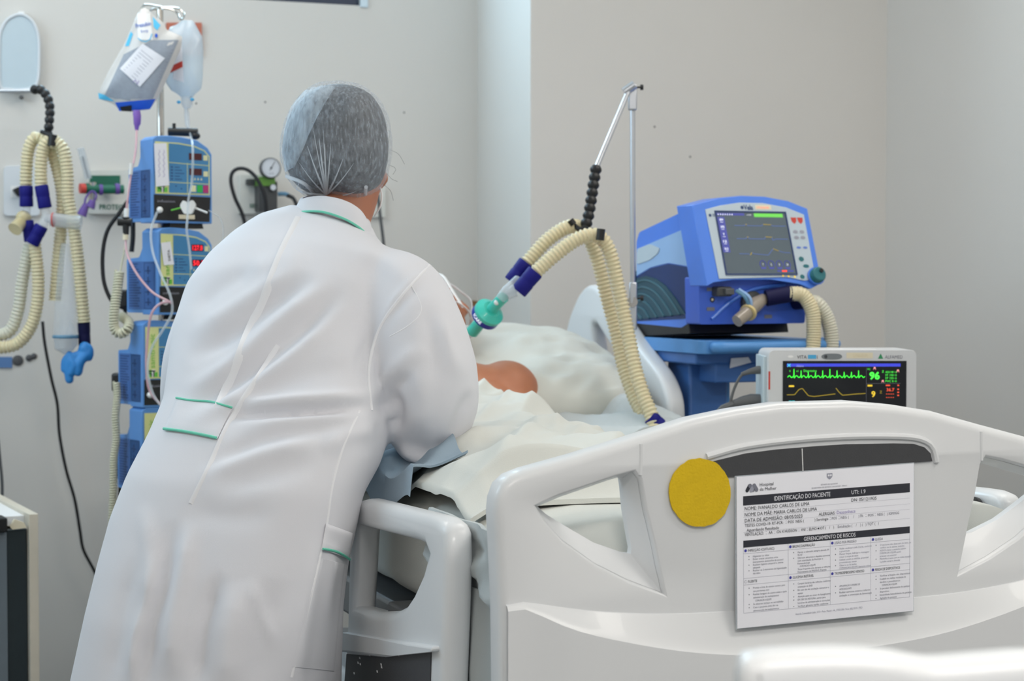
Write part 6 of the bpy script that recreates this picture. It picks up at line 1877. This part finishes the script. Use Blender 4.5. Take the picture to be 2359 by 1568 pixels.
pn.rect('g_cyan', 1817, 927, 1831, 922)
pn.line('ink_soft', [(1996, 846), (1996, 1000)], 0.7).line('ink_soft', [(1996, 882), (2075, 882)], 0.7)
pn.build(mon, {'g_blue': 'title_bar', 'g_white': 'title_text', 'g_cyan': 'cyan_marks', 'g_green': 'heart_trace', 'g_olive': 'breath_trace', 'g_yellow': 'breath_value', 'g_orange': 'temperature_value', 'g_pink': 'alarm_marks', 'ink_soft': 'field_lines'})
pn = Panel(lambda u, v, e: (mx_(u), -0.0003 - e, mz_(v)))
ptext(pn, 'ink', 'VITA', 1836, 825, 8, w=22); pn.rect('sky_blue', 1861, 825, 1880, 816); ptext(pn, 'ink', 'i', 1882, 825, 9)
pn.disc('white', 1821, 820, 6.5, ry=3)
ptext(pn, 'ink_soft', 'ALFAMED', 2039, 825, 8, w=41); pn.poly('logo_green', [(2023, 825), (2035, 825), (2029, 813)])
pn.rect('label_cream', 1950, 824, 2011, 811); ptext(pn, 'amber', 'UTIG-0171', 1966, 821, 6, w=32)
pn.poly('badge_grey', [(1916 + 24 * math.copysign(abs(math.cos(a)) ** .6, math.cos(a)), 820 + 7 * math.sin(a)) for a in [2 * math.pi * k / 24 for k in range(24)]], 0.0005)
ptext(pn, 'ink', 'xTRIM', 1912, 823, 5, w=20); pn.disc('ink', 1902, 820, 4)
pn.rect('red_knob', 1769.8, 896, 1774, 854)
pn.build(mon, {'ink': 'lettering', 'sky_blue': 'logo_field', 'white': 'button', 'ink_soft': 'maker_name', 'logo_green': 'maker_logo', 'label_cream': 'asset_label', 'amber': 'asset_number', 'badge_grey': 'badge', 'red_knob': 'alarm_light'})
MB().box((-MW / 2 - 0.003, 0.075, MHT * 0.52), (0.008, 0.10, MHT * 0.86)).build('side_panel', 'monitor_side', mon, bevel=0.002)
MB().box((0, 0.05, MHT), (MW * 0.5, 0.05, 0.004)).build('top_grip', 'monitor_shell', mon, bevel=0.002)
ms = Vector(((mo.x + mo2.x) / 2 + 0.02, MYY + 0.075, 0))
mst = thing('monitor_stand', 'rolling stand carrying the patient monitor beside the bed', 'stand', ms)
bz_ = mo.z - MHT
MB().box((0, 0, bz_ - 0.012), (0.24, 0.16, 0.02)).build('shelf', 'steel_grey', mst, bevel=0.004)
MB().tube([(0, 0, 0.08), (0, 0, bz_ - 0.02)], 0.018, 16).build('pole', 'alu', mst)
for k in range(5):
    a = 2 * math.pi * k / 5
    e = Vector((0.20 * math.cos(a), 0.20 * math.sin(a), 0.06))
    MB().tube([(0, 0, 0.085), e], 0.013, 10).build('leg', 'steel_grey', mst)
    MB().cyl(e + Vector((0, -0.01, -0.035)), e + Vector((0, 0.01, -0.035)), 0.025, n=16).build('caster', 'black', mst)
# leads plugged in its left side
def lead(name, px, r, label, plug):
    t = thing(name, label, 'cable', P(*px[-1]))
    MB().tube(spline([P(*p) for p in px], 0.008), r, 8).build('cord', 'cable_grey', t, world=True)
    pts = [P(*p) for p in plug[0]]
    MB().tube(pts, plug[1], 14).build('plug', 'cable_grey', t, world=True)
MYs = MYY + 0.06
lead('sensor_lead', [(1728, 855, MYs), (1710, 862, MYs), (1698, 880, MYs), (1688, 905, MYs), (1682, 935, MYs), (1680, 990, MYs)], 0.0030, 'thin sensor lead curving down from the monitor side', (((1762, 851, MYs), (1745, 852, MYs), (1728, 855, MYs), (1708, 862, MYs)), [0.0085, 0.0085, 0.006, 0.004]))
lead('trunk_cable', [(1690, 930, MYs), (1675, 936, MYs), (1660, 945, MYs), (1645, 980, MYs)], 0.0075, 'thick ribbed grey cable plugged low in the monitor side', (((1762, 922, MYs), (1730, 923, MYs), (1712, 925, MYs), (1690, 930, MYs)), [0.013, 0.0145, 0.012, 0.008]))

# ================================================================== sign and disc on the foot board
S0_, S1_ = 0.004, 0.020           # it hangs a little away from the board at its lower edge
sc_ = [fb(u, v, d) for u, v, d in ((1696, 1098, S0_), (2104, 1067, S0_), (2103, 1406, S1_), (1698, 1447, S1_))]
def sgn(x, y):
    a = Vector(sc_[0]).lerp(Vector(sc_[1]), x); b = Vector(sc_[3]).lerp(Vector(sc_[2]), x)
    return a.lerp(b, y)
def sfn(x, y, e):
    p = sgn(x, y); return BL(p.x, -(S0_ + (S1_ - S0_) * y) - 0.0012 - e, p.y)
sign = thing('patient_sheet', 'white printed patient identification sheet in a clear sleeve on the foot board', 'notice', sfn(.5, 1, 0), AX)
def slab(x0, y0, x1, y1, e0, e1):
    q = [sfn(x, y, e) for e in (e0, e1) for x, y in ((x0, y0), (x1, y0), (x1, y1), (x0, y1))]
    return MB().add(q, [(0, 1, 2, 3), (7, 6, 5, 4), (0, 4, 5, 1), (1, 5, 6, 2), (2, 6, 7, 3), (3, 7, 4, 0)])
slab(0, 0, 1, 1, -0.0012, 0.0).build('sheet', 'paper', sign, world=True, smooth=0)
pn = Panel(sfn)
AR = 1.18 * 1.2         # sheet width : height
def st(key, s, x, y, h, w=None, bold=0.0, align='l'):
    """text on the sheet in fractions; y is the middle of the letters, downwards"""
    vtx, f = text2d(s, bold)
    x0, x1 = min(p[0] for p in vtx), max(p[0] for p in vtx)
    sc = h / 0.69; sx = sc / AR if w is None else w / (x1 - x0)
    off = {'l': x0, 'c': (x0 + x1) / 2}[align]
    pn.m(key).add([sfn(x + (p[0] - off) * sx, y + h / 2 - p[1] * sc, 0.0007) for p in vtx], f)
def bar(key, x0, y0, x1, y1, z=0.0003): pn.rect(key, x0, y0, x1, y1, z)
def ln(x0, y0, x1, y1, w=0.0016): pn.rect('ink_faint', min(x0, x1) - (w / 2.8 if x0 == x1 else 0), min(y0, y1) - (w / 2 if y0 == y1 else 0), max(x0, x1) + (w / 2.8 if x0 == x1 else 0), max(y0, y1) + (w / 2 if y0 == y1 else 0), 0.0003)
# two-lobed hospital mark
def cap(key, xa, ya, xb, yb, r, z):
    n = 8; a = math.atan2(yb - ya, (xb - xa) * AR); out = []
    for k in range(n + 1):
        t_ = a + math.pi / 2 + math.pi * k / n; out.append((xa + r * math.cos(t_) / AR, ya + r * math.sin(t_)))
    for k in range(n + 1):
        t_ = a - math.pi / 2 + math.pi * k / n; out.append((xb + r * math.cos(t_) / AR, yb + r * math.sin(t_)))
    pn.poly(key, out, z)
cap('ink', 0.056, 0.095, 0.069, 0.066, 0.013, 0.0004); cap('ink_soft', 0.072, 0.064, 0.088, 0.094, 0.013, 0.0006); cap('ink_faint', 0.078, 0.096, 0.092, 0.066, 0.013, 0.0008); cap('ink_soft', 0.094, 0.064, 0.107, 0.094, 0.013, 0.0010)
st('ink', 'Hospital', 0.125, 0.062, 0.021, w=0.075); st('ink', 'da Mulher', 0.125, 0.093, 0.021, w=0.092)
pn.poly('ink_faint', [(0.499, 0.022), (0.530, 0.022), (0.530, 0.046), (0.522, 0.058), (0.515, 0.064), (0.507, 0.058), (0.499, 0.046)], 0.0004)
pn.disc('paper', 0.509, 0.036, 0.005, 0.0006, ry=0.007); pn.disc('paper', 0.521, 0.036, 0.005, 0.0006, ry=0.007)
st('ink_soft', 'ESTADO DE ALAGOAS', 0.512, 0.094, 0.009, w=0.095, align='c'); st('ink_soft', 'SECRETARIA DE ESTADO DA SAÚDE - SESAU', 0.512, 0.113, 0.009, w=0.2, align='c')
bar('ink', 0.034, 0.131, 0.977, 0.193); bar('ink', 0.034, 0.425, 0.977, 0.471)
st('paper', 'IDENTIFICAÇÃO DO PACIENTE', 0.204, 0.162, 0.029, w=0.313); st('paper', 'UTI: 1.9', 0.638, 0.162, 0.026, w=0.08)
st('ink', 'NOME: IVANALDO CARLOS DE LIMA', 0.042, 0.214, 0.023, w=0.358); st('ink', 'DN: 05/12/1935', 0.638, 0.214, 0.022, w=0.144)
st('ink', 'NOME DA MÃE: MARIA CARLOS DE LIMA', 0.042, 0.254, 0.023, w=0.40)
st('ink', 'DATA DE ADMISSÃO: 08/05/2023', 0.042, 0.293, 0.023, w=0.318); st('ink', 'ALERGIAS:', 0.452, 0.291, 0.021, w=0.093)
st('ink_violet', 'Desconhece', 0.555, 0.289, 0.022, w=0.105)
st('ink', 'TESTES COVID-19: RT-PCR:', 0.042, 0.326, 0.019, w=0.212); st('ink', 'POS  NEG (', 0.281, 0.326, 0.018, w=0.088); st('ink', ') Sorologia', 0.428, 0.326, 0.018, w=0.078)
st('ink_soft', 'POS', 0.526, 0.326, 0.017, w=0.028); st('ink_soft', 'NEG (     /     )', 0.577, 0.326, 0.017, w=0.105); st('ink_soft', 'TR:', 0.686, 0.326, 0.017, w=0.02); st('ink_soft', 'POS', 0.733, 0.326, 0.017, w=0.032); st('ink_soft', 'NEG (   ) IGM/IGG', 0.787, 0.326, 0.017, w=0.126)
st('ink', 'Aguardando Resultado', 0.052, 0.357, 0.019, w=0.178)
st('ink', 'VENTILAÇÃO:', 0.042, 0.385, 0.021, w=0.103); st('ink', 'AA', 0.172, 0.385, 0.019, w=0.022); st('ink', 'CN X HUDSON', 0.217, 0.385, 0.019, w=0.112); st('ink', 'VNI', 0.352, 0.385, 0.019, w=0.025); st('ink', 'ELMO', 0.398, 0.385, 0.019, w=0.042); st('ink', 'IOT (    /    )', 0.458, 0.385, 0.018, w=0.08); st('ink_soft', 'Extubação (    /    ) (   ) TQT (   )', 0.560, 0.385, 0.018, w=0.235)
pn.disc('ink', 0.450, 0.386, 0.0045, 0.0005, ry=0.006)
for x in (0.270, 0.518, 0.568, 0.722, 0.775): ln(x - .004, 0.318, x + .004, 0.318); ln(x - .004, 0.334, x + .004, 0.334)
for x in (0.160, 0.206, 0.341, 0.388): ln(x - .004, 0.378, x + .004, 0.378); ln(x - .004, 0.393, x + .004, 0.393)
for y in (0.233, 0.272, 0.309, 0.371): ln(0.034, y, 0.977, y, 0.0009)
st('paper', 'GERENCIAMENTO DE RISCOS', 0.368, 0.448, 0.026, w=0.293)
cols = [0.034, 0.281, 0.517, 0.750, 0.977]
for x in cols: ln(x, 0.471, x, 0.903, 0.0016)
for y in (0.512, 0.675, 0.718, 0.903): ln(0.034, y, 0.977, y)
heads = [['INFECÇÃO ICS/ITU/ISC)', 'BRONCOASPIRAÇÃO', 'LESÃO POR PRESSÃO', 'QUEDA'], ['FLEBITE', 'GLICEMIA INSTÁVEL', 'TROMBOEMBOLISMO VENOSO', 'PERDA DE DISPOSITIVOS']]
hw = [[0.145, 0.125, 0.125, 0.045], [0.05, 0.118, 0.17, 0.145]]
for r in range(2):
    for c in range(4):
        y = (0.492, 0.697)[r]; x = cols[c] + 0.012
        if (r, c) != (1, 0): pn.disc('ink_blue', x, y, 0.0068, 0.0005, ry=0.0095)
        else: pn.disc('ink_faint', x, y, 0.0068, 0.0004, ry=0.0095); pn.disc('paper', x, y, 0.0055, 0.0006, ry=0.008)
        st('ink_soft' if r == 0 and c > 1 else 'ink', heads[r][c], x + 0.012, y, 0.0165, w=hw[r][c])
body = {(0, 0): ['* Higienizar as mãos', '* Evitar trocar curativos e/ou', '  instrumentos (extensões de acesso)', '* Realizar higiene corporal e íntima', '  adequada', '* Realizar os 5 momentos da higienização', '  das mãos'],
        (0, 1): ['* Manter a cabeceira sempre elevada 30', '  30-45°', '* Oferecer alimentos e líquidos somente', '  com autorização da Nutrição e', '  Fonoaudiologia', '      COMUNICAR A EQUIPE', 'Tosse frequente e/ou durante as refeições', '  Deslocamento da SNE/SNG, Dispneia'],
        (0, 2): ['* Avaliar mudança a cada 2 horas, conforme', '  a prescrição', '* Manter limpas, hidratar e massagear', '  trocar a roupa de cama', '* Utilizar coxim e colchão piramidal', '  proeminências ósseas', '* Observe se há lesões', 'COMUNICAR A EQUIPE: hiperemia cutânea'],
        (0, 3): ['* O paciente não deve sair do leito, se', '  confuso ou se estiver sozinho', '* NUNCA deixar o paciente sozinho', '  COMUNICAR A EQUIPE quando', '  precisar se ausentar', '* Mantenha a cama com as rodas travadas', '  e grades sempre elevadas'],
        (1, 0): ['* Proteja a área do acesso venoso para', '  que permaneça seco', '* Realizar lavagem do acesso antes e após', '  administração de medicamentos', '      COMUNICAR A EQUIPE', '* Se observar inchaço ou vermelhidão', '* Caso o paciente sinta dor na', '  administração de medicamentos'],
        (1, 1): ['* Cumprir horários das refeições conforme', '  orientação do SND', '* Em caso de não aceitação comunicar a', '  equipe', '* Atenção para os sinais de hipoglicemia', '* EM USO DE INSULINA: atentar para', '  horários de administração e correções', '* Verificar glicemia capilar conforme'],
        (1, 2): ['', '', '* APROXIMAÇÃO E HORÁRIO DE', '  ANTICOAGULANTE', '* Realizar exercícios motores conforme', '  avaliação e orientação da fisioterapia'],
        (1, 3): ['* Verificar a fixação dos dispositivos', '* Cuidado ao realizar mudanças de', '  decúbito e procedimentos', '      COMUNICAR A EQUIPE', '* Se perceber deslocamento de qualquer', '  dispositivo', '* Instabilidade hemodinâmica do paciente', '* Agitação do paciente']}
for (r, c), lines in body.items():
    y0, y1 = ((0.518, 0.672), (0.724, 0.900))[r]
    dy = (y1 - y0) / 8.2
    for i, s in enumerate(lines):
        if not s: continue
        y = y0 + dy * (i + 0.8); x = cols[c] + 0.030
        bullet = s.startswith('*'); s2 = s[1:].strip() if bullet else s
        if bullet: pn.disc('ink_soft', x, y, 0.0026, 0.0004, ry=0.0036, n=8)
        ind = 0.022 + 0.012 * max(0, (len(s2) - len(s2.lstrip()) - 2) / 4) if not bullet else 0.022
        s2 = s2.strip()
        st('ink_soft' if c < 2 or r == 1 else 'ink_faint', s2, x + ind, y, 0.0115, w=min(0.185, 0.0049 * len(s2)))
st('ink_faint', 'Avenida Comendador Leão, 1213 - Poço, Maceió - AL, 57025-000 / Fone: (82) 3315-1 7823', 0.32, 0.942, 0.012, w=0.38)
pn.build(sign, {'ink': 'dark_print', 'ink_soft': 'fine_print', 'ink_faint': 'ruled_lines', 'paper': 'reversed_print', 'ink_violet': 'handwriting', 'ink_blue': 'blue_mark'}, world=True)
slab(-.006, -.006, 1.006, 1.006, -0.0024, -0.0016).build('sleeve', 'clear_tube', sign, world=True, smooth=0)

rnd = random.Random(3)
yc = [fb(1612 + (71 + rnd.uniform(-1.2, 1.2)) * math.cos(2 * math.pi * k / 48), 1134 + (79 + rnd.uniform(-1.2, 1.2)) * math.sin(2 * math.pi * k / 48), 0.004) for k in range(48)]
mb = MB().extrude(yc, [], lambda a, b, d: BL(a, d, b), -0.0055, -0.0030)
solo(mb, 'felt_disc', 'yellow_felt', 'yellow felt disc stuck on the foot board beside the sheet', 'disc', smooth=30)

# ================================================================== rail of the neighbouring bed, close to the camera
NY = 1.28
bed2 = thing('hospital_bed', 'blurred white rail of the neighbouring bed in the near right corner', 'bed', Vector((P(2200, 1500, NY).x, NY, 0)))
ol = [(1706, 1900), (1706, 1560), (1711, 1525), (1728, 1507), (1770, 1499), (1850, 1494), (1930, 1492), (2000, 1494), (2070, 1502), (2120, 1512), (2160, 1517), (2200, 1515), (2270, 1509), (2360, 1502), (2500, 1497), (2640, 1502), (2690, 1525), (2700, 1560), (2700, 1900)]
ol = [(P(u, v + 14, NY).x, P(u, v + 14, NY).z) for u, v in ol]
MB().extrude_round(ol, [], xz, NY, NY + 0.05, 0.014).build('side_rail', 'bed_white', bed2, world=True, smooth=50)
cx = wmat(bed2).translation.x
MB().box((cx + 0.02, NY - 0.45, 0.58), (0.9, 0.8, 0.07)).build('deck', 'steel_grey', bed2, world=True, bevel=0.006)
MB().box((cx + 0.02, NY - 0.01, 0.66), (0.08, 0.06, 0.12)).build('rail_bracket', 'steel_grey', bed2, world=True)
for sx in (-1, 1):
    for sy in (-0.15, -0.75):
        MB().tube([(cx + sx * 0.36, NY + sy, 0.09), (cx + sx * 0.36, NY + sy, 0.56)], 0.025, 14).build('leg', 'bed_white', bed2, world=True)
        MB().cyl((cx + sx * 0.36 - .015, NY + sy, 0.05), (cx + sx * 0.36 + .015, NY + sy, 0.05), 0.05, n=18).build('caster', 'black', bed2, world=True)
# nail holes in the right-hand walls
def nail(u, v, o, n, lab):
    mb = MB().lathe([(0, 0), (0.003, 0), (0.002, 0.001), (0, 0.0012)], PP(u, v, o, n), -n, 10)
    solo(mb, 'nail', 'dull_metal', lab, 'nail', 'nail heads in the walls')
nail(1508, 292, K2, EY, 'nail head in the wall right of the hose arm pole, upper one')
nail(1590, 361, K2, EY, 'nail head in the wall right of the hose arm pole, lower one')
nail(1286, 790, K2, EY, 'nail head in the wall above the pillow')
